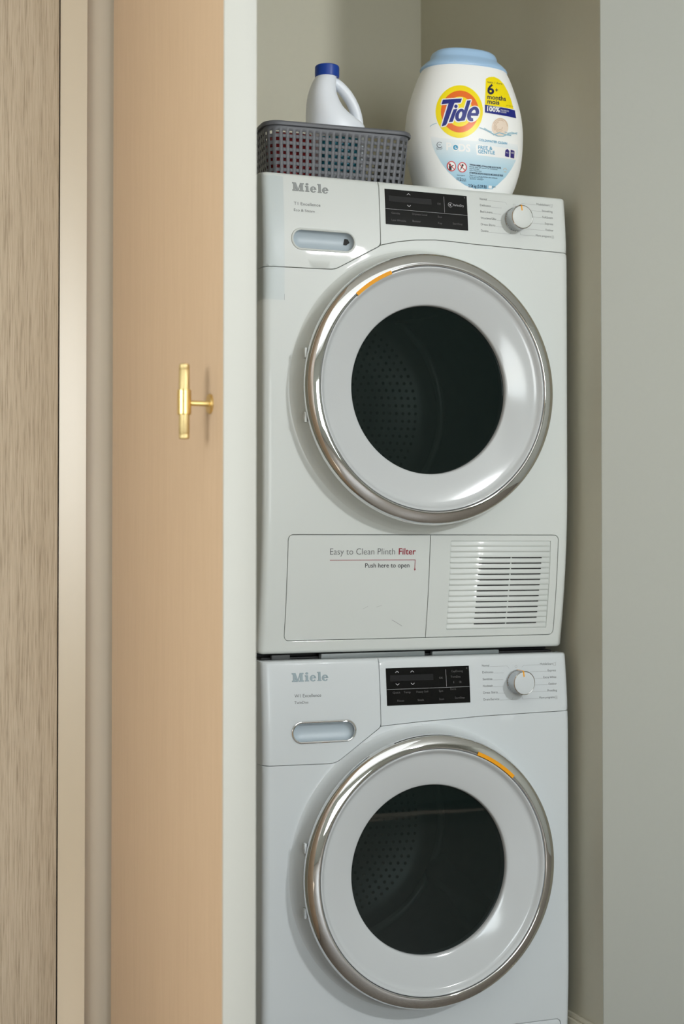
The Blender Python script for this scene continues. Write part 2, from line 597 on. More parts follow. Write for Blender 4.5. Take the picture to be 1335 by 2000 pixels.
def window(name, axis, at, a0, a1, z0, z1):
    mb = MB()
    fr = [(a0, a0 + 0.05, z0, z1), (a1 - 0.05, a1, z0, z1), (a0, a1, z0, z0 + 0.05), (a0, a1, z1 - 0.05, z1), ((a0 + a1) / 2 - 0.02, (a0 + a1) / 2 + 0.02, z0, z1)]
    for p0, p1, q0, q1 in fr:
        if axis == 'x': mb.box(at, at + 0.05, p0, p1, q0, q1)
        else: mb.box(p0, p1, at, at + 0.05, q0, q1)
    return struct(name, mb, M['frame'])
window('window_1', 'x', -3.25, -3.05, -1.15, 1.02, 2.08)
window('window_2', 'y', -4.65, -1.0, 0.80, 0.65, 1.9)
bb = MB()
bb.box(AX - 0.013, AX, -0.075, 0.713, 0.0, 0.170)
bb.box(AX - 0.007, AX, -0.075, 0.713, 0.170, 0.1782)
struct('baseboard_right', bb, M['base'], bevel=0.0015)
# stepped casing beside the door and the wood-clad panel left of it
tb = MB()
tb.loops([[(x, y, z) for x, y in ((-0.3690, -0.045), (-0.3690, -0.0835), (-0.3600, -0.0900), (-0.3500, -0.0970), (-0.3400, -0.1036), (-0.3315, -0.1088), (-0.3315, -0.045))] for z in (0.0, 2.60)], True, True)
struct('trim_1', tb, M['trim'], 'beige satin door casing strip beside the wood-clad panel', smooth=40)
struct('trim_2', wallbox((-0.3315, -0.2700, -0.100, -0.045, 0.0, 2.60)), M['trim_b'], 'paler casing strip where the open oak door is hinged', bevel=0.003)
pan = struct('wall_panel', wallbox((-1.60, -0.3712, -0.085, -0.045, 0.0, 2.60)), M['panel'], 'grey-brown wood panel with fine vertical grain at the left', bevel=0.001)
pan['category'] = 'wall panel'
struct('trim_3', wallbox((-0.3713, -0.3688, -0.079, -0.045, 0.0, 2.60)), M['dark'], 'dark joint between wood panel and casing')

# ------------------------------------------------------------------ the open door
XD, XE = -0.2962, -0.2542
door = struct('door_1', wallbox((XD, XE, -0.727, -0.1385, 0.012, 2.46)), M['oak'], 'open oak-veneer closet door seen along its face', bevel=0.0006)
build('edge_strip', wallbox((XD + 0.0002, XE - 0.0002, -0.7300, -0.7270, 0.012, 2.46)), M['edge'], door, bevel=0.0004, label='white painted free edge of the door')
# brass T-bar pull
HY, HZ, HX = -0.6755, 1.2285, XD - 0.034
hb = MB()
def cyl_z(mb, cx, cy, prof, n=40):
    vs = [(cx + r * math.cos(2 * PI * k / n), cy + r * math.sin(2 * PI * k / n), z) for r, z in prof for k in range(n)]
    fs = [(i * n + k, i * n + (k + 1) % n, (i + 1) * n + (k + 1) % n, (i + 1) * n + k) for i in range(len(prof) - 1) for k in range(n)]
    fs += [tuple(range(n)), tuple((len(prof) - 1) * n + k for k in range(n))]
    return mb.add(vs, fs)
def cyl_x(mb, cy, cz, prof, n=36):
    vs = [(x, cy + r * math.cos(2 * PI * k / n), cz + r * math.sin(2 * PI * k / n)) for r, x in prof for k in range(n)]
    fs = [(i * n + k, i * n + (k + 1) % n, (i + 1) * n + (k + 1) % n, (i + 1) * n + k) for i in range(len(prof) - 1) for k in range(n)]
    fs += [tuple(range(n)), tuple((len(prof) - 1) * n + k for k in range(n))]
    return mb.add(vs, fs)
BY = HY
cyl_z(hb, HX, BY, [(0.0052, HZ - 0.0455), (0.0064, HZ - 0.0445), (0.0066, HZ - 0.0405), (0.0060, HZ - 0.0395), (0.0066, HZ - 0.0385), (0.0066, HZ - 0.012), (0.0066, HZ + 0.012),
                   (0.0066, HZ + 0.0395), (0.0060, HZ + 0.0405), (0.0066, HZ + 0.0415), (0.0064, HZ + 0.0465), (0.0052, HZ + 0.0475)])
pull = build('door_pull', hb, M['knurl'], door, label='knurled brass T-bar pull')
cb = MB(); cyl_z(cb, HX, BY, [(0.0078, HZ - 0.0155), (0.0086, HZ - 0.0148), (0.0086, HZ + 0.0148), (0.0078, HZ + 0.0155)])
build('collar', cb, M['brass'], pull)
cb = MB(); cyl_x(cb, BY, HZ - 0.001, [(0.0034, HX + 0.006), (0.0032, XD - 0.004), (0.0044, XD - 0.002)])
build('post', cb, M['brass'], pull)
cb = MB(); cyl_x(cb, BY, HZ - 0.001, [(0.0115, XD - 0.0032), (0.0125, XD - 0.0024), (0.0125, XD + 0.0004)])
build('rosette', cb, M['brass'], pull)

# ------------------------------------------------------------------ washer and dryer
MX0, MX1, MXC = 0.0, 0.5985, 0.298
EDGE_R = 0.013
def machine(kind):
    D = kind == 'dryer'
    if D:
        base, top, cz = 0.8605, 1.6985, 1.3250
        enamel = M['enamel']
        root = thing('tumble_dryer', 'white tumble dryer stacked on top, with louvred plinth grille', 'dryer', (MXC, 0.31, base))
    else:
        base, top, cz = 0.004, 0.8495, 0.4785
        enamel = M['washer_enamel']
        root = thing('washing_machine', 'white front-loading washing machine at the bottom of the stack', 'washing machine', (MXC, 0.31, 0.0))
    r0, r1 = 0.2550, 0.2395
    RH = 0.038
    def bow(z):
        zr = z - base
        y = 0.0
        if zr < 0.30: y += (0.030 if D else 0.022) * ((0.30 - max(zr, 0)) / 0.30) ** 2
        if zr > 0.68: y += 0.011 * ((zr - 0.68) / 0.16) ** 2
        return y
    def front(x, y, z):
        d = min(x - MX0, MX1 - x)
        e = 0.0
        if d < EDGE_R: e += EDGE_R - math.sqrt(max(0, EDGE_R ** 2 - (EDGE_R - max(d, 0)) ** 2))
        tr = 0.006
        d = min(top - z, z - base)
        if d < tr: e += tr - math.sqrt(max(0, tr ** 2 - (tr - max(d, 0)) ** 2))
        r = math.hypot(x - MXC, z - cz)
        c = 0.0
        if r < r0:
            t = min(0.9995, (r0 - r) / (r0 - r1 + 0.00005))
            c = RH * (1 - math.sqrt(1 - t * t))
        return (x, y + bow(z) + e - c, z)
    # sample points that carry the curvature
    ex = [0.0008, 0.0018, 0.0035, 0.006, 0.009, 0.0128, 0.018]
    tz = [0.0008, 0.0016, 0.003, 0.0048, 0.0065]
    kx0 = [0.0] + ex
    xk = [MX0 + e for e in kx0] + [MX1 - e for e in kx0[::-1]]
    xv = [0.009 * i for i in range(8)]
    xv = xv + [xv[-1] + (xk[8] - xk[7])] + [xv[-1] + (xk[8] - xk[7]) + 0.009 * i for i in range(1, 8)]
    kz0 = [0.0] + tz
    zk_ = [base + e for e in kz0] + [top - e for e in kz0[::-1]]
    zv = [0.009 * i for i in range(6)]
    zv = zv + [zv[-1] + (zk_[6] - zk_[5])] + [zv[-1] + (zk_[6] - zk_[5]) + 0.009 * i for i in range(1, 6)]
    def warp(P, back=False):
        P = np.asarray(P, float)
        if back: return np.stack([np.interp(P[:, 0], xv, xk), np.interp(P[:, 1], zv, zk_)], 1)
        return np.stack([np.interp(P[:, 0], xk, xv), np.interp(P[:, 1], zk_, zv)], 1)
    xs = [MX0 + e for e in ex] + [MX1 - e for e in ex] + list(np.arange(0.035, 0.57, 0.022))
    zs = [top - e for e in tz] + [base + e for e in tz] + list(np.arange(base + 0.016, top - 0.010, 0.012))
    grid = [(x, z) for x in xs for z in zs if math.hypot(x - MXC, z - cz) > r0 + 0.008]
    rr = [0.24005, 0.2403, 0.2406, 0.2410, 0.2415, 0.2421, 0.2429, 0.2439, 0.2450, 0.2463, 0.2480, 0.2500, 0.2525, 0.2550, 0.2580]
    polar = [(MXC + r * math.cos(a), cz + r * math.sin(a)) for r in rr if r < r0 + 0.008 for a in np.linspace(0, 2 * PI, 180, endpoint=False)]
    interior = grid + polar
    G = 0.0005 if D else 0.0004
    hole = circle(MXC, cz, 0.2390, 180)
    # --- cabinet: body behind the front, open towards the front
    bm = bmesh.new()
    cb = MB().box(MX0 + 0.001, MX1 - 0.001, 0.034, 0.64, base + (0.03 if D else 0.01), top - 0.001)
    cb.f = [f for f in cb.f if not all(abs(cb.v[i][1] - 0.034) < 1e-9 for i in f)]
    build('cabinet', cb, enamel, root, bevel=0.004)
    # --- seams of the front
    if D:
        zl, zd, xd, zdt, xs_, zr_, arc = 1.5312, 1.5336, 0.1305, 1.5815, 0.2178, 1.5935, [(0.40, 1.5972), (0.362, 1.5988), (0.325, 1.5996), (0.285, 1.5965), (0.250, 1.5908)]
    else:
        zl, zd, xd, zdt, xs_, zr_, arc = 0.6712, 0.6695, 0.1315, 0.7293, 0.2182, 0.7432, [(0.42, 0.7402), (0.375, 0.7382), (0.335, 0.7367), (0.295, 0.7352), (0.255, 0.7328)]
    corner = fillet([(MX0, zl), (xd, zd), (xs_, zdt), (xs_, top)], [0, 0.035, 0.012, 0])
    # drawer front (top left)
    drawer_poly = [(x - (G if x > xs_ - 0.02 else 0), z + G) for x, z in corner]
    drawer_poly = dens(drawer_poly[:-1] + [(xs_ - G, top), (MX0, top)], 0.010)
    pz, px, pw, ph = (1.5830, 0.1100, 0.1170, 0.0352) if D else (0.7258, 0.1108, 0.1170, 0.0352)
    stad = rrect(px - pw / 2, px + pw / 2, pz - ph / 2, pz + ph / 2, ph / 2 - 0.0002, 14)
    mb = MB(); plate(mb, drawer_poly, [stad], 0, 0.024, 0.0008, interior, warp=warp); mb.deform(front)
    drawer = build('drawer_front' if not D else 'container_front', mb, enamel, root, smooth=19)
    # grip pocket
    yb = bow(pz)
    mb = MB()
    inner = inset(stad, 0.0003)
    def ring(l, y): return [(p[0], y + yb, p[1]) for p in l]
    mb.loops([ring(inner, 0.0), ring(inset(stad, 0.0022), 0.006), ring(inset(stad, 0.006), 0.0105)])
    flat(mb, [inset(stad, 0.006)], 0.0105 + yb)
    pocket = build('grip_pocket', mb, M['pocket'], drawer, smooth=60)
    mb = MB()
    n = len(stad)
    path = [(p[0], yb - 0.0003, p[1]) for p in stad] + [(stad[0][0], yb - 0.0003, stad[0][1])]
    rim_r = 0.0021 if D else 0.0022
    rows = []
    for k in range(8):
        a = 2 * PI * k / 8
        rows.append([(q[0], yb - 0.0002 + rim_r * math.sin(a), q[1]) for q in inset(stad, rim_r * math.cos(a))])
    rows.append(rows[0]); mb.loops(rows)
    build('grip_rim', mb, M['enamel'] if D else M['chrome'], drawer, label=None if D else 'chrome rim of the grip')
    if D:
        mb = MB(); plate(mb, fillet([(0.1525, 1.5905), (0.1505, 1.5800), (0.1560, 1.5795), (0.1620, 1.5840), (0.1585, 1.5900)], 0.001), [], yb + 0.0085, 0.0015, 0.0002)
        build('drain_opening', mb, M['dark'], drawer, label='small black opening inside the grip')
    # control panel (top right)
    cp = [(xs_ + G, top), (xs_ + G, zdt + 0.0012 + G)] + [(x, z + G) for x, z in arc[::-1]] + [(MX1, zr_ + G), (MX1, top)]
    mb = MB(); plate(mb, dens(cp, 0.010), [], 0, 0.024, 0.0008, interior, warp=warp); mb.deform(front)
    panel = build('control_panel', mb, enamel, root, smooth=19)
    # lower front panel with the porthole
    low = [(x + (G if x > xs_ - 0.001 else 0), z - G) for x, z in corner[:-1]]
    low = [p for p in low]
    fp = fillet([(MX0, base), (MX1, base)], 0)
    poly = [(MX0 + 0.0, base), (MX1, base), (MX1, zr_ - G)] + [(x, z - G) for x, z in arc] + [(xs_ + G, zdt + 0.0012 - G)] + [(x, z) for x, z in low[::-1] if z < zdt - 0.0015]
    poly = fillet(poly, [0.012, 0.012] + [0] * (len(poly) - 2))
    holes = [hole]
    if D:
        flap_rect = rrect(0.0450, 0.5765, 0.8826, 1.0688, 0.010)
        holes.append(dens(flap_rect, 0.02))
    else:
        flap_rect = rrect(0.0450, 0.5790, 0.020, 0.1775, 0.010)
        holes.append(dens(flap_rect, 0.02))
    mb = MB(); plate(mb, dens(poly, 0.010), holes, 0, 0.024, 0.0008, interior, warp=warp); mb.deform(front)
    build('front_panel', mb, enamel, root, smooth=19)
    # dark frame seen through the gaps
    mb = MB()
    zz0 = base + 0.008
    plate(mb, dens([(0.006, zz0), (0.5925, zz0), (0.5925, top - 0.006), (0.006, top - 0.006)], 0.02), [circle(MXC, cz, 0.245, 120), inset(stad, -0.004)], 0.0065, 0.001, 0.0001, interior, seg=1)
    mb.deform(front)
    build('front_frame', mb, M['inner'], root)
    # plinth
    ig = [(x, z) for x in np.arange(0.06, 0.57, 0.025) for z in np.arange(base + 0.03, base + 0.2, 0.012)]
    if D:
        xm = 0.3155
        z0, z1 = 0.8826 + G * 2, 1.0688 - G * 2
        lf = fillet([(0.0450 + 2 * G, z0), (xm - G, z0), (xm - G, z1), (0.0450 + 2 * G, z1)], [0.0095, 0, 0, 0.0095])
        mb = MB(); plate(mb, dens(lf, 0.01), [], 0.0003, 0.006, 0.0008, ig); mb.deform(front)
        flap = build('plinth_flap', mb, enamel, root, smooth=19)
        rf = fillet([(xm + G, z0), (0.5765 - 2 * G, z0), (0.5765 - 2 * G, z1), (xm + G, z1)], [0, 0.0095, 0.0095, 0])
        mb = MB(); plate(mb, dens(rf, 0.01), [dens(rrect(0.3560, 0.5605, 0.8960, 1.0575, 0.002), 0.015)], 0.0003, 0.006, 0.0008, ig); mb.deform(front)
        grille = build('plinth_grille', mb, enamel, root, smooth=19)
        NL = 16
        pitch = (1.0570 - 0.8965) / NL
        proto = None
        mb = MB()
        flat(mb, [dens(rrect(0.3555, 0.5610, 0.8955, 1.0580, 0.002), 0.012)], 0.0022, ig); mb.deform(front)
        build('grille_backing', mb, M['enamel'], grille)
        for k in range(NL):
            zt = 1.0570 - k * pitch
            zb = zt - pitch
            mb = MB()
            y0 = bow((zt + zb) / 2)
            xe = 0.0015
            prof = [(0.0040, zt + 0.0002), (0.0013, zt - 0.0004), (0.0006, zt - pitch * 0.30), (0.0001, zt - pitch * 0.60), (0.0001, zt - pitch * 0.78), (0.0008, zt - pitch * 0.90), (0.0040, zt - pitch * 0.95)]
            l0 = [(0.3566, y0 + 0.0020 + max(0, y) * 0.3, z) for y, z in prof]
            l1 = [(0.3590, y0 + y, z) for y, z in prof]
            l2 = [(0.5585, y0 + y, z) for y, z in prof]
            l3 = [(0.5600, y0 + 0.0020 + max(0, y) * 0.3, z) for y, z in prof]
            mb.loops([l0, l1, l2, l3], True, True)
            build('louvre_slat', mb, M['enamel'], grille, smooth=50)
        for k in range(13):
            zt = 1.0570 - (k + 3) * pitch
            for a, b in ((0.4110, 0.4740), (0.4775, 0.5385)):
                sl = MB()
                y0 = bow(zt)
                x_ = 0.0003 * (13 - k)
                sl.box(a + x_, b + x_, y0 + 0.0004, y0 + 0.0039, zt - 0.0010, zt + 0.0009)
                build('vent_slot', sl, M['dark'], grille, smooth=0, label='dark slot of the grille')
        # flap print
        Y = 0.0003 - 0.0003
        mb = MB(); text(mb, 'Easy to Clean Plinth', 0.1235, 1.0335, 0.0112, 0.1235, bold=-0.006, y=Y); mb.deform(front)
        build('flap_lettering', mb, M['print'], flap, smooth=0, label='grey printed words')
        mb = MB(); text(mb, 'Filter', 0.2542, 1.0335, 0.0112, 0.0334, bold=0.016, y=Y)
        stroke(mb, [(0.1235, 1.0238), (0.2868, 1.0238), (0.2868, 1.0065)], 0.0011, Y)
        mb.add([(0.2848, Y, 1.0080), (0.2888, Y, 1.0080), (0.2868, Y, 1.0040)], [(0, 1, 2)]); mb.deform(front)
        build('flap_lettering', mb, M['print_red'], flap, smooth=0, label='dark red printed word and arrow')
        mb = MB(); text(mb, 'Push here to open', 0.1905, 1.0105, 0.0078, 0.0855, bold=0.008, y=Y); mb.deform(front)
        build('flap_lettering', mb, M['print_black'], flap, smooth=0, label='small black printed words')
        mb = MB(); stroke(mb, [(0.2470, 0.9165), (0.2560, 0.9120), (0.2680, 0.9050)], 0.0009, Y)
        stroke(mb, [(0.2150, 0.9400), (0.2260, 0.9430)], 0.0004, Y); stroke(mb, [(0.1900, 0.9370), (0.2000, 0.9420)], 0.0004, Y); mb.deform(front)
        build('scratch', mb, M['print_light'], flap, smooth=0)
        # film strip taped over the top left corner
        fs = MB()
        xsn = [0.0003, 0.0012, 0.003, 0.006, 0.010, 0.014, 0.020, 0.028, 0.0370]
        zsn = list(np.linspace(1.4745, 1.6975, 30))
        vs = []
        for z in zsn:
            for x in xsn:
                q = front(x, 0, z)
                w = 0.0005 + 0.00025 * (1 + math.sin(z * 90 + x * 300)) * (1 if 0.01 < x < 0.03 else 0.1)
                vs.append((q[0] - (0.0006 if x < 0.004 else 0), q[1] - w, q[2]))
        side = []
        for z in zsn:
            side.append([(-0.0012 - 0.0008 * math.sin(z * 70), y, z) for y in (0.06, 0.04, 0.026)])
        nx = len(xsn) + 3
        allv = []
        for i in range(len(zsn)): allv += side[i] + vs[i * len(xsn):(i + 1) * len(xsn)]
        fs.add(allv, [(i * nx + k, i * nx + k + 1, (i + 1) * nx + k + 1, (i + 1) * nx + k) for i in range(len(zsn) - 1) for k in range(nx - 1)])
        build('film_strip', fs, M['film'], root, smooth=70, label='clear protective film strip over the top left corner')
        mb = MB(); stroke(mb, [(0.0371, 1.4745), (0.0371, 1.6970)], 0.0006, -0.0006); mb.deform(front)
        build('film_edge', mb, M['print_light'], root, smooth=0)
    else:
        lf = inset(flap_rect, 2 * G)
        mb = MB(); plate(mb, dens(lf, 0.012), [], 0.0003, 0.006, 0.0012, ig); mb.deform(front)
        build('plinth_flap', mb, enamel, root)
        for x in (0.06, 0.536):
            for y in (0.06, 0.58):
                mb = MB(); cyl_z(mb, x, y, [(0.022, 0.0), (0.024, 0.003), (0.024, 0.014)], 24)
                build('foot', mb, M['gasket'], root)

    # --- lettering
    Y = -0.0003
    lz = 1.6675 if D else 0.8135
    lx, lw, lh = 0.0538, 0.0668, 0.0150
    mb = MB()
    def gx(u): return lx + u * lw / 5.35
    def gz(v): return lz + v * lh
    def poly(pts, t=0.0008):
        plate(mb, [(gx(a), gz(b)) for a, b in pts], [], -t, t + 0.0004, 0.00012, seg=1)
    # slab-serif letters: M
    poly([(0.0, 0.0), (0.62, 0.0), (0.62, 0.14), (0.44, 0.14), (0.44, 0.86), (0.0, 1.0 - 0.14), (0.16, 0.86), (0.16, 0.14), (0.0, 0.14)])
    poly([(0.0, 1.0), (0.0, 0.86), (0.16, 0.86), (0.66, 0.0), (0.86, 0.0), (0.86, 0.30), (0.56, 1.0)])
    poly([(0.80, 0.02), (0.92, 0.02), (1.16, 0.62), (1.16, 0.14), (1.02, 0.14), (1.02, 0.0), (1.74, 0.0), (1.74, 0.14), (1.60, 0.14), (1.60, 0.86), (1.74, 0.86), (1.74, 1.0), (1.18, 1.0)])
    # i
    poly([(1.92, 0.0), (2.52, 0.0), (2.52, 0.13), (2.40, 0.13), (2.40, 0.70), (1.92, 0.70), (1.92, 0.57), (2.04, 0.57), (2.04, 0.13), (1.92, 0.13)])
    poly([(2.22 + 0.21 * math.cos(k * PI / 8), 0.92 + 0.14 * math.sin(k * PI / 8)) for k in range(16)])
    def letter_e(c):
        o = [(c + 0.46 * math.cos(t), 0.345 + 0.375 * math.sin(t)) for t in np.linspace(0.0, 2 * PI * 0.915, 40)]
        i = [(c + 0.02 + 0.15 * math.cos(t), 0.345 + 0.265 * math.sin(t)) for t in np.linspace(2 * PI * 0.90, 0.0, 40)]
        poly(o + i)
        poly([(c - 0.18, 0.33), (c + 0.46, 0.33), (c + 0.46, 0.43), (c - 0.18, 0.43)])
    letter_e(3.12)
    poly([(3.78, 0.0), (4.38, 0.0), (4.38, 0.13), (4.26, 0.13), (4.26, 1.05), (3.78, 1.05), (3.78, 0.92), (3.90, 0.92), (3.90, 0.13), (3.78, 0.13)])
    letter_e(4.92)
    mb.deform(front)
    build('maker_emblem', mb, M['logo'] if D else M['logo_chrome'], root, smooth=0, label='raised silver lettering')
    mb = MB()
    if D:
        text(mb, 'T1 Excellence', 0.0558, 1.6425, 0.0056, 0.0492, y=Y)
        text(mb, 'Eco & Steam', 0.0555, 1.6312, 0.0046, 0.0385, y=Y)
    else:
        text(mb, 'W1 Excellence', 0.0575, 0.7865, 0.0056, 0.0492, y=Y)
        text(mb, 'TwinDos', 0.0570, 0.7755, 0.0046, 0.0255, y=Y)
    mb.deform(front)
    build('model_lettering', mb, M['print'], root, smooth=0)

    # --- programme dial
    kx, kz = (0.4885, 1.6490) if D else (0.4908, 0.7995)
    yk = bow(kz)
    KR, KD = 0.0216, 0.0285
    mb = MB()
    n = 120
    prof = [(0.0222, 0.001), (0.0222, -0.003), (0.0216, -0.004), (0.0214, -KD + 0.003), (0.0214, -KD + 0.0015)]
    vs = []
    for ri, (r, y) in enumerate(prof):
        for i in range(n):
            q = r - (0.00045 if (1 < ri < 4 and i % 4 < 2) else 0)
            a = 2 * PI * i / n
            vs.append((kx + q * math.cos(a), yk + y, kz + q * math.sin(a)))
    mb.add(vs, [(k * n + i, k * n + (i + 1) % n, (k + 1) * n + (i + 1) % n, (k + 1) * n + i) for k in range(len(prof) - 1) for i in range(n)])
    dial = build('program_dial', mb, M['chrome_soft'], root, smooth=25)
    mb = MB(); mb.lathe_y([(0.0214, yk - KD + 0.0015), (0.0217, yk - KD + 0.0004), (0.0208, yk - KD - 0.0004), (0.0200, yk - KD)], kx, kz, 64)
    build('dial_rim', mb, M['chrome'], dial)
    mb = MB(); mb.lathe_y([(0.0201, yk - KD), (0.0190, yk - KD - 0.0004), (0.010, yk - KD - 0.0006), (0.00001, yk - KD - 0.0006)], kx, kz, 64)
    build('dial_cap', mb, enamel, dial, label='white cap of the dial')
    mb = MB()
    an = math.radians(97)
    c_, s_ = math.cos(an), math.sin(an)
    def pt(r, w, y): return (kx + r * c_ - w * s_, yk + y, kz + r * s_ + w * c_)
    w = 0.00125
    yf = -KD - 0.0009
    mb.add([pt(0.0115, -w, yf), pt(0.0115, w, yf), pt(0.0210, w, yf), pt(0.0210, -w, yf), pt(0.0226, -w, yf + 0.003), pt(0.0226, w, yf + 0.003), pt(0.0228, w, -0.004), pt(0.0228, -w, -0.004)],
           [(0, 1, 2, 3), (3, 2, 5, 4), (4, 5, 6, 7)])
    build('dial_pointer', mb, M['orange'], dial, smooth=0, label='orange pointer line')
    # programme names with leader lines
    mb = MB(); ln = MB()
    if D:
        left = ['Normal', 'Delicates', 'Bed Linens', 'Woolens/Silks', 'Dress Shirts', 'Denims']
        right = ['MobileStart', 'Smoothing', 'SoftSteam', 'Express', 'Outdoor', 'More programs']
        ztop, pitch, xl, xr = 1.6822, 0.0119, 0.4172, 0.5672
    else:
        left = ['Normal', 'Delicates', 'Sanitize', 'Handwash', 'Dress Shirts', 'Drain/Service']
        right = ['MobileStart', 'Express', 'Extra White', 'Outdoor', 'Proofing', 'More programs']
        ztop, pitch, xl, xr = 0.8302, 0.0122, 0.4205, 0.5722
    zk = [ztop - i * pitch for i in range(6)]
    CW = 0.00245
    lead_l = [0.0190, 0.0270, 0.0290, 0.0290, 0.0265, 0.0120]
    lead_r = [0.0150, 0.0270, 0.0290, 0.0275, 0.0225, 0.0095]
    for i, s in enumerate(left):
        w_ = CW * len(s)
        text(mb, s, xl, zk[i] - 0.0012, 0.0041, w_, y=Y)
        x1 = kx - lead_l[i]
        z_ = zk[i] - 0.0014
        pts = [(xl + w_ + 0.001, z_), (x1, z_)]
        if i == 0: pts.append((x1 + 0.0035, z_ - 0.0045))
        if i == 5: pts.append((x1 + 0.0020, z_ + 0.0040))
        stroke(ln, pts, 0.00042, Y)
    for i, s in enumerate(right):
        w_ = CW * len(s)
        icon = i in (0, 5)
        x_ = xr - (0.0055 if icon else 0)
        text(mb, s, x_, zk[i] - 0.0018, 0.0041, w_, 'R', y=Y)
        x1 = kx + lead_r[i]
        z_ = zk[i] - 0.0012
        pts = [(x_ - w_ - 0.001, z_), (x1, z_)]
        if i == 0: pts.append((x1 - 0.004, z_ - 0.003))
        if i == 5: pts.append((x1 - 0.001, z_ + 0.0045))
        stroke(ln, pts, 0.00042, Y)
        if icon:
            a, b = xr - 0.0040, xr
            stroke(ln, [(a, z_ - 0.0022), (a, z_ + 0.0030), (b, z_ + 0.0030), (b, z_ - 0.0022)], 0.0004, Y, True)
            if i == 5:
                stroke(ln, [(a, z_ + 0.0004), (b, z_ + 0.0004)], 0.0004, Y); stroke(ln, [((a + b) / 2, z_ - 0.0022), ((a + b) / 2, z_ + 0.0030)], 0.0004, Y)
            else:
                stroke(ln, [(b - 0.001, z_ - 0.002), (b + 0.0012, z_ + 0.004)], 0.0004, Y)
    stroke(ln, [(kx + 0.0022 * math.cos(t) - 0.001, kz + 0.0278 + 0.0022 * math.sin(t)) for t in np.linspace(0, 2 * PI, 14)[:-1]], 0.00045, Y, True)
    mb.deform(front); ln.deform(front)
    build('program_lettering', mb, M['print'], panel, smooth=0)
    build('leader_lines', ln, M['print_light'], panel, smooth=0)

    # --- black display
    if D: dx0, dx1, dz0, dz1 = 0.2285, 0.3910, 1.6213, 1.6858
    else: dx0, dx1, dz0, dz1 = 0.2305, 0.3940, 0.7657, 0.8316
    mb = MB()
    di = [(x, z) for x in np.linspace(dx0 + 0.01, dx1 - 0.01, 8) for z in np.linspace(dz0 + 0.004, dz1 - 0.004, 10)]
    plate(mb, dens(rrect(dx0, dx1, dz0, dz1, 0.0006, 2), 0.01), [], -0.0008, 0.0012, 0.0003, di, seg=1); mb.deform(front)
    disp = build('display_panel', mb, M['display'], root)
    def U(u): return dx0 + u * (dx1 - dx0)
    def V(v): return dz1 - v * (dz1 - dz0)
    Y2 = -0.0011
    mb = MB(); dim = MB(); lc = MB()
    flat(lc, [dens([(U(0.045), V(0.35)), (U(0.56), V(0.35)), (U(0.56), V(0.19)), (U(0.045), V(0.19))], 0.02)], Y2 + 0.0001)
    stroke(mb, [(U(0.0), V(0.565)), (U(1.0), V(0.565))], 0.00045, Y2)
    stroke(mb, [(U(0.715), V(0.08)), (U(0.715), V(0.54))], 0.00045, Y2)
    cols = [0.285] if D else [0.13, 0.31]
    for u in cols:
        stroke(mb, [(U(u) - 0.0034, V(0.125)), (U(u), V(0.085)), (U(u) + 0.0034, V(0.125))], 0.0009, Y2)
        stroke(mb, [(U(u) - 0.0034, V(0.415)), (U(u), V(0.455)), (U(u) + 0.0034, V(0.415))], 0.0009, Y2)
    if D:
        cu, cv = U(0.79), V(0.30)
        for r, w_ in ((0.0042, 0.0006), (0.0012, 0.0014)):
            stroke(mb, [(cu + r * math.cos(t), cv + r * math.sin(t)) for t in np.linspace(0.5, 2 * PI - 0.5, 20)], w_, Y2)
        text(mb, 'PerfectDry', U(0.825), V(0.33), 0.0042, U(0.955) - U(0.825), y=Y2)
        text(dim, 'OK', U(0.63), V(0.33), 0.0036, y=Y2)
        for s, u, v, w_ in (('Gentle', 0.07, 0.70, 0.10), ('Dryness Level', 0.32, 0.68, 0.18), ('Less Wrinkle', 0.07, 0.90, 0.17), ('Buzzer', 0.32, 0.88, 0.10), ('Start/Stop', 0.81, 0.86, 0.12), ('Eco', 0.63, 0.70, 0.05), ('Key', 0.63, 0.88, 0.05)):
            text(dim, s, U(u), V(v), 0.0036, w_ * (dx1 - dx0), y=Y2)
    else:
        text(dim, 'OK', U(0.63), V(0.33), 0.0036, y=Y2)
        for s, u, v, w_ in (('CapDosing', 0.78, 0.16, 0.14), ('TwinDos', 0.77, 0.31, 0.12), ('1  2', 0.80, 0.46, 0.10), ('Quick', 0.07, 0.68, 0.09), ('Temp', 0.20, 0.68, 0.08), ('Heavy Soil', 0.35, 0.68, 0.14),
                            ('Spin', 0.62, 0.68, 0.05), ('Extra', 0.76, 0.64, 0.07), ('Rinse', 0.12, 0.90, 0.08), ('Soak', 0.36, 0.90, 0.08), ('Steam', 0.62, 0.90, 0.06), ('Start/Stop', 0.81, 0.88, 0.12)):
            text(dim, s, U(u), V(v), 0.0036, w_ * (dx1 - dx0), y=Y2)
    flat(dim, [circle(U(0.97), V(0.06), 0.0012, 12)], Y2)
    for q in (mb, dim, lc): q.deform(front)
    build('lcd_window', lc, M['lcd'], disp, smooth=0)
    build('display_symbols', mb, M['disp_text'], disp, smooth=0)
    build('display_legends', dim, M['disp_dim'], disp, smooth=0)

    # --- door
    mb = MB()
    mb.lathe_y([(0.2300, -0.030), (0.2385, -0.0345), (0.2398, -0.0375), (0.2401, -0.0400), (0.2398, -0.0432), (0.2388, -0.0470), (0.2372, -0.0500), (0.2350, -0.0522), (0.2310, -0.0545), (0.2265, -0.0564), (0.2220, -0.0578), (0.2185, -0.0586), (0.2170, -0.0584), (0.2160, -0.0572), (0.2155, -0.0530)], MXC, cz, 200)
    pd = build('door', mb, M['chrome'], root, smooth=60, label='round porthole door in a chrome ring')
    mb = MB()
    prof = [(0.2154, -0.0540), (0.2148, -0.0562), (0.2136, -0.0567), (0.2120, -0.0560), (0.2085, -0.0515), (0.2062, -0.0490), (0.2035, -0.0478)]
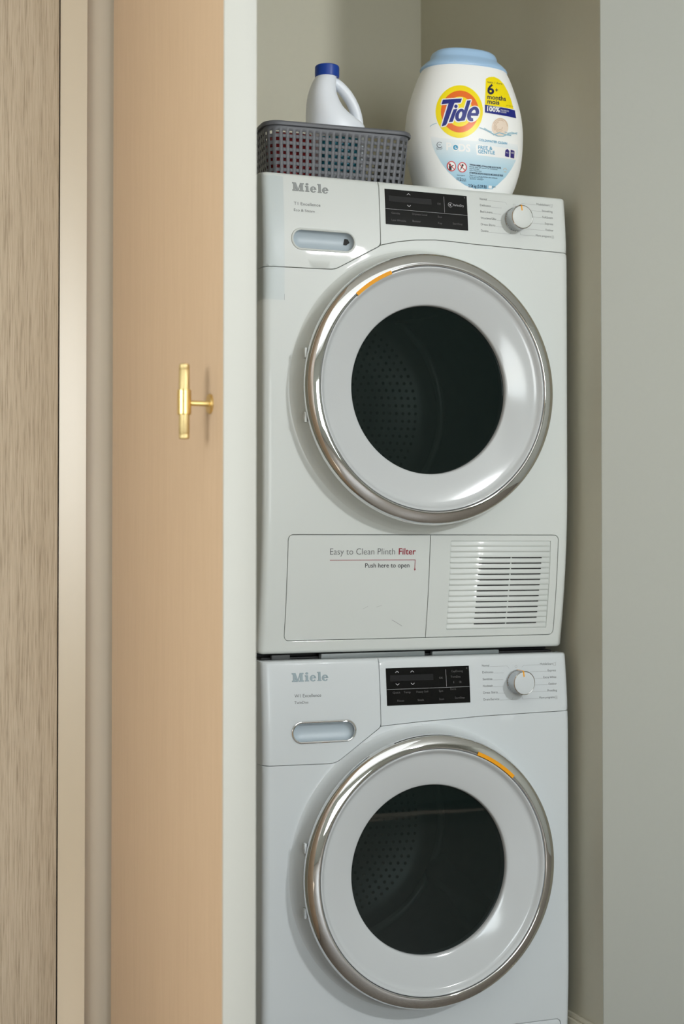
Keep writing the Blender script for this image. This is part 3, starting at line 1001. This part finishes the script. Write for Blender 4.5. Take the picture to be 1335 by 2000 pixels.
    for k in range(1, 11):
        t = k / 10
        prof.append((0.2035 - 0.0515 * t, -0.0478 + 0.0125 * (0.7 * t + 0.3 * t * t)))
    prof += [(0.1508, -0.0346), (0.1498, -0.0332), (0.1490, -0.0300), (0.1488, -0.0120)]
    mb.lathe_y(prof, MXC, cz, 200)
    build('door_surround', mb, M['ring_white'], pd, smooth=50, label='glossy white dished ring around the glass')
    mb = MB(); mb.lathe_y([(0.1492, -0.0268), (0.120, -0.0278), (0.08, -0.0286), (0.04, -0.0291), (0.00001, -0.0292)], MXC, cz, 128)
    build('door_glass', mb, M['door_glass'], pd, smooth=60, label='dark tinted glass')
    a0, a1 = (113, 133.5) if D else (46.5, 68.5)
    ra, rb = (0.2130, 0.2200) if D else (0.2155, 0.2225)
    mb = MB(); mb.lathe_y([(ra, -0.0560), (ra + 0.0004, -0.0592), (rb - 0.0004, -0.0592), (rb, -0.0570)], MXC, cz, 32, math.radians(a0), math.radians(a1))
    build('door_mark', mb, M['orange'], pd, smooth=0, label='orange curved opening mark')
    # small catch tabs in the collar's left flank
    for dz in (0.055, -0.055):
        a = PI - math.asin(dz / 0.243)
        mb = MB(); mb.box(MXC + 0.2440 * math.cos(a), MXC + 0.2390 * math.cos(a), -0.0385, -0.029, cz + dz - 0.009, cz + dz + 0.009)
        build('door_tab', mb, enamel, pd, bevel=0.0015)
    # --- drum
    mb = MB(); mb.lathe_y([(0.1488, -0.0120), (0.156, 0.002), (0.170, 0.020), (0.200, 0.036), (0.236, 0.044)], MXC, cz, 96)
    build('porthole_gasket', mb, M['gasket'], root, smooth=60)
    mb = MB(); mb.lathe_y([(0.236, 0.044), (0.240, 0.060), (0.240, 0.40), (0.232, 0.43), (0.20, 0.452), (0.10, 0.462), (0.00001, 0.462)], MXC, cz, 96)
    drum = build('drum', mb, M['drum'], root, smooth=50)
    for a in ((175, 55, 295) if D else (200, 80, 320)):
        a = math.radians(a)
        mb = MB()
        rows = []
        for y in np.linspace(0.07, 0.42, 16):
            tw = a + 0.25 * (y - 0.07) / 0.35
            hh = 0.055 * math.sin(PI * min(1, max(0.02, (y - 0.06) / 0.37))) ** 0.5
            rows.append([(MXC + r * math.cos(tw + d), y, cz + r * math.sin(tw + d)) for d, r in ((-0.16, 0.239), (-0.09, 0.239 - hh * 0.55), (-0.03, 0.239 - hh), (0.03, 0.239 - hh), (0.09, 0.239 - hh * 0.55), (0.16, 0.239))])
        mb.loops(rows, closed=False)
        build('drum_lifter', mb, M['lifter'], drum, smooth=60)
    mb = MB()
    mb.lathe_y([(0.2330 + 0.009 * math.cos(t), 0.420 + 0.009 * math.sin(t)) for t in np.linspace(PI * 0.6, PI * 1.9, 10)], MXC, cz, 96)
    build('drum_rim', mb, M['lifter'], drum, smooth=60)
    mb = MB()
    for r in np.arange(0.02, 0.20, 0.014):
        k = max(6, int(2 * PI * r / 0.016))
        for i in range(k):
            a = 2 * PI * i / k
            cx_, cz_ = MXC + r * math.cos(a), cz + r * math.sin(a)
            yy = 0.4575 if r < 0.10 else 0.4575 - 0.010 * (r - 0.1) / 0.1
            mb.add([(cx_ + 0.0035 * math.cos(t), yy, cz_ + 0.0035 * math.sin(t)) for t in np.linspace(0, 2 * PI, 9)[:-1]], [tuple(range(8))])
    ho = build('drum_perforations', mb, M['dark'], drum, smooth=0, weld=False)
    ho['kind'] = 'stuff'
    for o in bpy.data.objects:
        if o.name.split('.')[0] in FINE: o['kind'] = 'stuff'
    return root
FINE = ('program_lettering', 'leader_lines', 'display_legends', 'display_symbols', 'model_lettering', 'flap_lettering', 'scratch', 'maker_emblem')

machine('washer')
machine('dryer')

# stacking kit lying in the gap between the two machines
kit = thing('stacking_kit', 'thin grey stacking frame squeezed between washer and dryer', 'bracket', (MXC, 0.3, 0.8495))
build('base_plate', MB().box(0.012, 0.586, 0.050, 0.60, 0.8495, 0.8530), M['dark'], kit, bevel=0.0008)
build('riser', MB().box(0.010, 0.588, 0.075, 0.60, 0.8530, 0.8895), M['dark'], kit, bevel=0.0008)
build('front_clip', MB().box(0.118, 0.318, 0.034, 0.048, 0.8497, 0.8585), M['kit'], kit, bevel=0.0010)
build('front_clip', MB().box(0.335, 0.470, 0.038, 0.048, 0.8497, 0.8570), M['kit'], kit, bevel=0.0010)
build('side_clip', MB().box(0.028, 0.062, 0.040, 0.050, 0.8497, 0.8580), M['gasket'], kit, bevel=0.0010)

# ------------------------------------------------------------------ basket on the dryer
TOP = 1.6985
BC, BROT = Vector((0.1610, 0.1330, TOP)), math.radians(-3.2)
def bpos(x, y, z):
    c, s = math.cos(BROT), math.sin(BROT)
    return (BC.x + x * c - y * s, BC.y + x * s + y * c, BC.z + z)
basket = thing('storage_basket', 'dark grey plastic basket with square holes on top of the dryer', 'basket', BC)
HT = 0.1000
def brect(t, n_arc=7):
    hx = 0.1270 + 0.0085 * t; hy = 0.0900 + 0.0075 * t; r = 0.020 + 0.004 * t
    return hx, hy, r
def perim(u, t):
    """point at fraction u of the rounded-rectangle outline at height fraction t"""
    hx, hy, r = brect(t)
    segs = [2 * (hx - r), PI / 2 * r, 2 * (hy - r), PI / 2 * r, 2 * (hx - r), PI / 2 * r, 2 * (hy - r), PI / 2 * r]
    L = sum(segs); d = u * L
    k = 0
    while k < 7 and d > segs[k]: d -= segs[k]; k += 1
    f = d
    if k == 0: return (-hx + r + f, -hy)
    if k == 2: return (hx, -hy + r + f)
    if k == 4: return (hx - r - f, hy)
    if k == 6: return (-hx, hy - r - f)
    cx, cy, a = {1: (hx - r, -hy + r, -90), 3: (hx - r, hy - r, 0), 5: (-hx + r, hy - r, 90), 7: (-hx + r, -hy + r, 180)}[k]
    th = math.radians(a) + f / r
    return (cx + r * math.cos(th), cy + r * math.sin(th))
NC, NR = 72, 7
zl = [0.0, 0.0058]
rowp = 0.01185
for k in range(NR): zl += [0.0058 + k * rowp + 0.0058, 0.0058 + (k + 1) * rowp]
zl = zl[:-1] + [0.0055 + NR * rowp + 0.0005, HT - 0.003]
us = []
for k in range(NC): us += [k / NC, (k + 0.26) / NC, (k + 0.74) / NC]
mb = MB()
nu = len(us)
vs = [bpos(*perim(u, z / HT), z) for z in zl for u in us]
fs = []
for j in range(len(zl) - 1):
    hole_row = j >= 1 and (j - 1) % 2 == 0 and j < 2 * NR
    for i in range(nu):
        if hole_row and i % 3 == 1: continue
        q = (i + 1) % nu
        fs.append((j * nu + i, j * nu + q, (j + 1) * nu + q, (j + 1) * nu + i))
mb.add(vs, fs)
bw = build('basket_wall', mb, M['basket'], basket, smooth=40)
sm = bw.modifiers.new('thickness', 'SOLIDIFY'); sm.thickness = 0.0018; sm.offset = 0.0
mb = MB()
prof = [(-0.0012, -0.0045), (0.0042, -0.0050), (0.0056, -0.0010), (0.0040, 0.0024), (0.0, 0.0034), (-0.0020, 0.0010)]
rows = []
N = 160
for dx, dz in prof + prof[:1]:
    loop = []
    for k in range(N):
        u = k / N
        p = Vector(perim(u, 1)); q = Vector(perim((u + 0.001) % 1, 1))
        t = (q - p).normalized(); nrm = Vector((t.y, -t.x))
        loop.append(bpos(p.x + nrm.x * dx, p.y + nrm.y * dx, HT - 0.0035 + dz))
    rows.append(loop)
mb.loops(rows)
build('basket_rim', mb, M['basket'], basket, smooth=50)
mb = MB()
bl = [bpos(*perim(k / 80, 0), 0.0) for k in range(80)]
bl2 = [bpos(*perim(k / 80, 0), 0.0018) for k in range(80)]
mb.loops([bl, bl2], True, True)
build('basket_floor', mb, M['basket'], basket)

# red carton standing in the basket's left end
mb = MB()
def bbox(mb, x0, x1, y0, y1, z0, z1):
    vs = [bpos(x, y, z) for x in (x0, x1) for y in (y0, y1) for z in (z0, z1)]
    return mb.add(vs, [(0, 1, 3, 2), (4, 6, 7, 5), (0, 4, 5, 1), (2, 3, 7, 6), (0, 2, 6, 4), (1, 5, 7, 3)])
carton = thing('carton', 'red carton inside the basket, showing through its left-hand holes', 'box', bpos(-0.078, 0.0, 0.0022))
bbox(mb, -0.1130, -0.0470, -0.072, 0.070, 0.0024, 0.0860)
build('carton_body', mb, M['red'], carton, bevel=0.0015)
mb = MB()
bbox(mb, -0.1125, -0.0475, -0.0715, 0.0695, 0.0860, 0.0872)
build('carton_flap', mb, M['white_label'], carton)

# ------------------------------------------------------------------ bleach jug in the basket
JY = 0.103
def jx(px): return 0.1555 + (px - 640) * 0.000996
def jz(py): return 1.9237 - (py - 129) * 0.00094
jug = thing('bleach_jug', 'white plastic jug with blue cap and side handle standing in the basket', 'jug', (0.170, JY, TOP + 0.0022))
secs = [(146, 622, 658, 0.018), (148, 620, 658, 0.0195), (153, 617, 656, 0.022), (160, 613.5, 654.5, 0.025), (172, 609, 653, 0.029), (186, 605.5, 654, 0.033), (200, 603.8, 659, 0.037), (212, 603, 666, 0.040), (222, 602.6, 676, 0.043), (231, 602.4, 689, 0.0445),
        (238, 602.3, 701, 0.0455), (244, 602.3, 708, 0.046), (252, 602.3, 711, 0.046), (270, 602.3, 711.5, 0.046), (320, 602.3, 711.5, 0.046), (352, 602.5, 711, 0.0458), (362, 606, 707, 0.043)]
def loop_super(cx, cy, a, b, z, n=2.5, m=56):
    out = []
    for k in range(m):
        t = 2 * PI * k / m
        c, s = math.cos(t), math.sin(t)
        out.append((cx + a * math.copysign(abs(c) ** (2 / n), c), cy + b * math.copysign(abs(s) ** (2 / n), s), z))
    return out
rows = []
zbot = TOP + 0.0024
for k, (py, l, r, b) in enumerate(secs):
    z = jz(py) if k < len(secs) - 1 else zbot
    if k == len(secs) - 2: z = zbot + 0.006
    if k == len(secs) - 3: z = zbot + 0.04
    rows.append(loop_super((jx(l) + jx(r)) / 2, JY, (jx(r) - jx(l)) / 2, b, z, 2.0 if k < 3 else 2.4))
mb = MB(); mb.loops(rows, True, True)
body = build('jug_body', mb, M['jug'], jug, smooth=60)
mb = MB()
hp = [(652, 158), (657, 160), (664, 165.5), (671, 172), (679, 181), (687, 193), (693, 205), (697.5, 218), (700, 232), (700.5, 246)]
mb.tube([(jx(a), JY, jz(b)) for a, b in hp], [0.0085, 0.0090, 0.0095, 0.0098, 0.0100, 0.0100, 0.0099, 0.0098, 0.0100, 0.0100], 18, True, 1.15)
build('jug_handle', mb, M['jug'], jug, smooth=70)
mb = MB()
zc0, zc1 = jz(151), jz(128.5)
cx = jx(639.5); R = 0.0222
nn = 72
prof = [(R * 0.96, zc0), (R, zc0 + 0.0008), (R, zc1 - 0.004), (R * 0.985, zc1 - 0.0018), (R * 0.93, zc1 - 0.0004), (R * 0.85, zc1)]
vs = []
for pi_, (r, z) in enumerate(prof):
    for k in range(nn):
        q = r - (0.0004 if (k % 2 and 0 < pi_ < 3) else 0)
        vs.append((cx + q * math.cos(2 * PI * k / nn), JY + q * math.sin(2 * PI * k / nn), z))
mb.add(vs, [(i * nn + k, i * nn + (k + 1) % nn, (i + 1) * nn + (k + 1) % nn, (i + 1) * nn + k) for i in range(len(prof) - 1) for k in range(nn)])
mb.add([vs[(len(prof) - 1) * nn + k] for k in range(nn)], [tuple(range(nn))])
mb.add([vs[k] for k in range(nn)], [tuple(reversed(range(nn)))])
build('jug_cap', mb, M['cap'], jug, smooth=30, label='blue screw cap')
# printed label bands on the jug's lower body
def jug_patch(x0, x1, z0, z1, m, label):
    xc, a, b = (jx(602.3) + jx(711.5)) / 2, (jx(711.5) - jx(602.3)) / 2, 0.046
    q = MB(); X = np.linspace(x0, x1, 12); Zs = np.linspace(z0, z1, 4)
    vs = [(x, JY - b * (1 - min(0.999, abs((x - xc) / a)) ** 2.4) ** (1 / 2.4) - 0.0007, z) for z in Zs for x in X]
    q.add(vs, [(j * 12 + i, j * 12 + i + 1, (j + 1) * 12 + i + 1, (j + 1) * 12 + i) for j in range(3) for i in range(11)])
    build('jug_label', q, m, jug, smooth=60, label=label)
jug_patch(0.1300, 0.2020, 1.722, 1.7850, M['teal'], 'teal printed band')
jug_patch(0.1450, 0.1500, 1.776, 1.7850, M['white_label'], 'white printed mark')
jug_patch(0.1640, 0.1760, 1.774, 1.7790, M['red'], 'red printed mark')
# ------------------------------------------------------------------ detergent tub
TCX, TCY, NS = 0.455, 0.150, 2.3
TZ = [1.6987, 1.7025, 1.712, 1.738, 1.775, 1.805, 1.842, 1.875, 1.900, 1.928, 1.946, 1.957]
TA = [0.0740, 0.0790, 0.0880, 0.1010, 0.1120, 0.1155, 0.1169, 0.1135, 0.1070, 0.0975, 0.0905, 0.0845]
# smooth the profile once
zz = np.linspace(TZ[0], TZ[-1], 40)
aa = np.interp(zz, TZ, TA)
for _ in range(3): aa[2:-1] = 0.25 * aa[1:-2] + 0.5 * aa[2:-1] + 0.25 * aa[3:]
RB = 0.68
tub = thing('detergent_tub', 'large white laundry detergent tub with pale blue lid on the dryer', 'detergent tub', (TCX, TCY, TOP))
mb = MB()
mb.loops([loop_super(TCX, TCY, a, RB * a, z, NS, 96) for a, z in zip(aa, zz)], True, True)
build('tub_body', mb, M['tub'], tub, smooth=60)
mb = MB()
prof = [(0.0850, 1.9560), (0.0866, 1.9585), (0.0852, 1.9625), (0.0780, 1.9695), (0.0700, 1.9755), (0.0668, 1.9790), (0.0655, 1.9850), (0.0630, 1.9900), (0.0580, 1.9935), (0.0480, 1.9950), (0.0300, 1.9955)]
mb.loops([loop_super(TCX - 0.001, TCY, a, RB * a, z, NS, 96) for a, z in prof], True, True)
build('tub_lid', mb, M['lid'], tub, smooth=45, label='pale blue stepped lid')
def tsurf(x, z, off):
    a = np.interp(z, zz, aa)
    t = min(0.995, abs(x - TCX) / a)
    return TCY - RB * a * (1 - t ** NS) ** (1 / NS) - off
# label sheet: u, v in sheet units (x right, y down, thousandths), laid onto the tub's front
CX = [0.367652, 0.11692, -0.023744, 0.01871, -0.003013, 0.017213, 0.009075, -0.001261]
CZ = [1.940328, -0.005345, -0.153102, 0.014236, -0.003928, 0.013761, 0.003035, -0.002132]
def sheet(u, v):
    u, v = u / 1000, v / 1000
    b = (1, u, v, u * u, u * v, v * v, u ** 3, v ** 3)
    return (sum(p * q for p, q in zip(CX, b)), sum(p * q for p, q in zip(CZ, b)))
class Label:
    """flat artwork in sheet units, subdivided and wrapped onto the tub at a small stand-off"""
    def __init__(self): self.v, self.f = [], []
    def add(self, vs, fs):
        o = len(self.v); self.v += list(vs); self.f += [tuple(i + o for i in f) for f in fs]; return self
    def fill(self, *loops):
        ls = [dens(l, 25) for l in loops]
        P = np.concatenate([np.array(l) for l in ls[:1]])
        g = [(u, v) for u in np.arange(P[:, 0].min(), P[:, 0].max(), 28) for v in np.arange(P[:, 1].min(), P[:, 1].max(), 28)]
        v2, tr = fill(ls, g, 9)
        return self.add(v2, tr)
    def stroke(self, pts, w, closed=False):
        P = dens(pts, 25) if closed else dens(list(pts) + [pts[-1]], 25)[:]
        if not closed:
            P = []
            for a, b in zip(pts[:-1], pts[1:]):
                k = max(1, int(math.dist(a, b) / 25))
                P += [(a[0] + (b[0] - a[0]) * j / k, a[1] + (b[1] - a[1]) * j / k) for j in range(k)]
            P.append(pts[-1])
        v, f = stroke2(P, w, closed)
        return self.add(v, f)
    def text(self, s, u, v, cap, width, bold=0.0, shear=0.0, slope=0.0):
        V, Fc = text2(s, bold, shear)
        sx = width / max(p[0] for p in V); sz = cap / 0.70
        return self.add([(u + p[0] * sx, v - p[1] * sz + p[0] * sx * slope) for p in V], Fc)
    def build(self, name, m, off, label=None):
        me = bpy.data.meshes.new('tmp')
        me.from_pydata([(p[0], p[1], 0) for p in self.v], [], self.f)
        bm = bmesh.new(); bm.from_mesh(me)
        bmesh.ops.triangulate(bm, faces=bm.faces)
        for _ in range(3):
            es = [e for e in bm.edges if e.calc_length() > 45]
            if not es: break
            bmesh.ops.subdivide_edges(bm, edges=es, cuts=1)
            bmesh.ops.triangulate(bm, faces=[f for f in bm.faces if len(f.verts) > 3])
        mb = MB()
        bm.verts.ensure_lookup_table()
        vs = []
        for v in bm.verts:
            x, z = sheet(v.co.x, v.co.y)
            vs.append((x, tsurf(x, z, off), z))
        mb.add(vs, [tuple(v.index for v in f.verts) for f in bm.faces])
        bm.free(); bpy.data.meshes.remove(me)
        o = build(name, mb, m, tub, smooth=60, label=label)
        if name == 'label_lettering' and m in (M['navy_dark'], M['cyan_label'], M['white_label']): o['kind'] = 'stuff'
        return o
# layers
L = Label()
L.fill([(5, 880), (120, 905), (400, 935), (640, 950), (700, 930), (900, 960), (1100, 990), (1200, 1000), (1205, 1100), (1170, 1225), (1110, 1340), (1030, 1450), (930, 1545), (850, 1610), (600, 1600), (480, 1560), (350, 1480), (230, 1370), (140, 1250), (70, 1120), (25, 1000)])
L.build('label_base', M['blue_label'], 0.00025, 'blue lower part of the label')
L = Label(); L.fill(circle(397, 548, 324, 90, 358)); L.build('label_disc', M['yellow'], 0.0005, 'yellow disc')
L = Label(); L.fill(circle(402, 548, 260, 80, 285), circle(402, 548, 178, 64, 205)[::-1]); L.build('label_ring', M['orange_label'], 0.00075, 'orange ring')
# lettering across the disc: white outline below, navy on top
T_ = [(165, 388), (428, 372), (408, 428), (325, 433), (222, 715), (205, 738), (152, 752), (242, 441), (148, 448)]
I_ = [(312, 520), (366, 512), (302, 690), (248, 697)]
D_stem = [(500, 400), (552, 394), (470, 670), (420, 676), (426, 640), (452, 560)]
def sk(c, rx, ry, t, k=-0.22):
    z = ry * math.sin(t)
    return (c[0] + rx * math.cos(t) + k * z, c[1] + z)
ts = np.linspace(0, 2 * PI, 40)[:-1]
d_out = [sk((405, 597), 66, 86, t) for t in ts]; d_in = [sk((410, 597), 22, 48, t) for t in ts][::-1]
e_out = [sk((585, 582), 80, 100, t) for t in np.linspace(0.0, -2 * PI * 0.80, 40)]
e_in = [sk((588, 582), 30, 58, t) for t in np.linspace(-2 * PI * 0.80, 0.0, 40)]
e_bar = [(545, 568), (662, 568), (655, 606), (540, 606)]
W = Label()
for p in (T_, I_, D_stem):
    q = p if sarea(p) > 0 else p[::-1]
    W.fill(inset(fillet(q, 4, 2), -15))
W.fill(circle(345, 479, 38, 24)); W.fill([sk((405, 597), 82, 102, t) for t in ts]); W.fill([sk((585, 582), 95, 114, t) for t in ts])
W.build('label_lettering', M['white_label'], 0.0010, 'white outline of the big lettering')
B_ = Label()
for p in (T_, I_, D_stem): B_.fill(p if sarea(p) > 0 else p[::-1])
B_.fill(circle(345, 479, 24, 20)); B_.fill(d_out, d_in); 
B_.fill((e_out + e_in) if sarea(e_out + e_in) > 0 else (e_out + e_in)[::-1])
B_.fill(e_bar)
B_.build('label_lettering', M['navy'], 0.00125, 'big navy lettering')
# yellow flag, navy band
L = Label(); L.fill(fillet([(758, 100), (800, 78), (870, 72), (945, 105), (1010, 170), (1065, 270), (1105, 370), (1140, 515), (748, 455)][::-1], 3, 2)); L.build('label_flag', M['yellow'], 0.0005, 'yellow flag')
L = Label(); L.fill([(748, 455), (1158, 528), (1175, 640), (748, 560)][::-1]); L.build('label_band', M['navy'], 0.0006, 'navy band')
L = Label()
L.text('6', 778, 308, 132, 92, bold=0.03, slope=0.02); L.text('+', 885, 285, 60, 38, bold=0.02)
L.text('months', 778, 375, 62, 252, bold=0.022, slope=0.12); L.text('mois', 778, 438, 62, 160, bold=0.022, slope=0.12)
L.text('lasts / dure', 780, 155, 26, 205, slope=0.12); L.text('with daily use', 1030, 470, 10, 105, slope=0.12)
L.build('label_lettering', M['navy_dark'], 0.0009, 'dark lettering on the yellow flag')
L = Label(); L.text('100%', 775, 540, 62, 170, bold=0.03, slope=0.12); L.text('STAIN REMOVAL', 955, 542, 22, 115, slope=0.14); L.text('& ODOUR', 955, 566, 20, 78, slope=0.14); L.text('of the detergent', 775, 478, 14, 180, slope=0.13)
L.build('label_lettering', M['white_label'], 0.0009, 'white lettering on the navy band')
# swirl picture and water splash
L = Label(); L.fill(circle(950, 765, 110, 40, 128)); L.build('label_swirl', M['cream'], 0.0005, 'cream swirl picture')
L = Label()
for k in range(5):
    L.stroke([(950 + (30 + 17 * k) * math.cos(t + k * 0.5), 765 + (36 + 20 * k) * math.sin(t + k * 0.5)) for t in np.linspace(0.4 * k, 0.4 * k + 2.6, 18)], 9)
L.build('label_swirl', M['cream_dark'], 0.0007, 'shaded folds of the swirl')
L = Label()
L.stroke([(675, 765), (730, 785), (790, 815), (850, 850), (920, 885), (990, 890), (1060, 860), (1120, 855), (1190, 840)], 12)
L.stroke([(740, 770), (780, 800), (840, 830)], 8); L.stroke([(1010, 830), (1050, 850), (1110, 835), (1185, 860)], 9); L.stroke([(0, 750), (30, 725), (90, 705)], 7); L.stroke([(860, 870), (940, 840), (1030, 870), (1100, 880)], 14)
L.build('label_splash', M['splash'], 0.0008, 'pale blue water splash')['kind'] = 'stuff'
# white lozenge, names, pictograms
L = Label(); L.fill(fillet([(620, 985), (1180, 1075), (1178, 1215), (640, 1140)][::-1], [5, 5, 40, 40], 4)); L.build('label_lozenge', M['white_label'], 0.00045, 'white lozenge')
L = Label(); L.text('P', 215, 1075, 100, 75, bold=0.035); L.text('DS', 388, 1088, 100, 165, bold=0.035, slope=0.06); L.fill(circle(345, 1040, 48, 30)); L.build('label_lettering', M['white_label'], 0.0006, 'white lettering on the blue part')
L = Label(); L.fill(circle(345, 1040, 36, 28)); L.text('COLDWATER CLEAN', 668, 945, 30, 375, bold=0.02, slope=0.16); L.text('FREE &', 660, 1058, 48, 190, bold=0.015, slope=0.1); L.text('GENTLE', 658, 1115, 48, 222, bold=0.015, slope=0.1)
L.build('label_lettering', M['cyan_label'], 0.0008, 'cyan lettering')
L = Label(); L.stroke([(352 + 14 * math.cos(t), 1042 + 14 * math.sin(t)) for t in np.linspace(0, 4.5, 12)], 7); L.build('label_swirl', M['white_label'], 0.0010, 'white swirl inside the cyan dot')
L = Label()
L.fill(fillet([(1020, 1085), (1048, 1062), (1076, 1095), (1072, 1180), (1015, 1165)][::-1], 6, 3)); L.fill(fillet([(1092, 1075), (1148, 1090), (1145, 1195), (1090, 1185)][::-1], 6, 3))
L.build('label_badge', M['lilac'], 0.0007, 'two small purple badges')
L = Label(); L.text('4 in 1', 1028, 1125, 22, 40, slope=0.1); L.text('HE', 1102, 1130, 24, 34, slope=0.1); L.build('label_lettering', M['white_label'], 0.0009)
L = Label()
for c in ((283, 1300), (435, 1312)):
    L.fill(circle(c[0], c[1], 56, 30, 62))
L.build('label_pictogram', M['white_label'], 0.0006, 'white grounds of the two warning pictograms')
L = Label()
# child reaching / eye warning silhouettes
L.fill(circle(262, 1280, 17, 14)); L.fill([(245, 1298), (285, 1298), (285, 1355), (250, 1350)][::-1]); L.stroke([(280, 1305), (312, 1285)], 11)
L.stroke([(415, 1330), (432, 1300), (450, 1290)], 14); L.fill(circle(440, 1282, 15, 12)); L.stroke([(405, 1350), (425, 1325)], 9)
L.build('label_pictogram', M['print_black'], 0.0008, 'black figures of the pictograms')
L = Label()
for c in ((283, 1300), (435, 1312)):
    L.stroke([(c[0] + 58 * math.cos(t), c[1] + 65 * math.sin(t)) for t in np.linspace(0, 2 * PI, 33)[:-1]], 13, True)
    L.stroke([(c[0] - 40, c[1] - 45), (c[0] + 40, c[1] + 45)], 11)
L.build('label_pictogram', M['red_label'], 0.0010, 'red rings and bars of the pictograms')
L = Label()
L.text('WARNING: HARMFUL IF SWALLOWED OR PUT IN EYES', 538, 1282, 22, 425, bold=0.02, slope=0.13)
L.text('Keep out of reach of children', 538, 1306, 16, 380, slope=0.12); L.text('Read back label', 538, 1332, 16, 130, slope=0.1); L.text('before using product', 538, 1356, 16, 165, slope=0.1)
L.text('ATTENTION: NOCIF SI AVALE OU MIS DANS LES YEUX', 535, 1395, 24, 460, bold=0.02, slope=0.1)
L.text('Tenir hors de la portee des enfants', 535, 1425, 16, 380, slope=0.12); L.text('Lire le mode', 535, 1450, 16, 180, slope=0.08); L.text('avant usage', 540, 1472, 15, 190, slope=0.07)
L.text('2.54 kg (5.59 lb)', 522, 1583, 42, 250, bold=0.01, slope=0.05)
L.text('112', 358, 1492, 44, 60, bold=0.015, slope=0.08); L.text('PACS', 425, 1480, 18, 60, slope=0.1); L.text('SACHETS', 425, 1502, 16, 62, slope=0.1); L.text('detergent', 358, 1425, 14, 115, slope=0.06)
L.text('PODS', 852, 1590, 18, 44, slope=0.05)
L.stroke([(125 + 36 * math.cos(t), 1005 + 38 * math.sin(t)) for t in np.linspace(0.6, 5.6, 16)], 6); L.text('in', 112, 1012, 20, 26); L.text('RECYCLE', 78, 1058, 12, 85); L.text('plastic', 85, 1075, 10, 70)
L.build('label_lettering', M['navy_dark'], 0.0008, 'small dark printed lines')
L = Label(); L.stroke([(1018, 1325), (992, 1350)], 7); L.stroke([(1018, 1325), (1044, 1352)], 7); L.stroke([(1005, 1375), (1035, 1380)], 9); L.build('label_pictogram', M['cream_dark'], 0.0008, 'small brown mark')
L = Label(); L.fill([(800, 1560), (845, 1565), (842, 1605), (798, 1598)][::-1]); L.build('label_badge', M['white_label'], 0.0008, 'small white square')
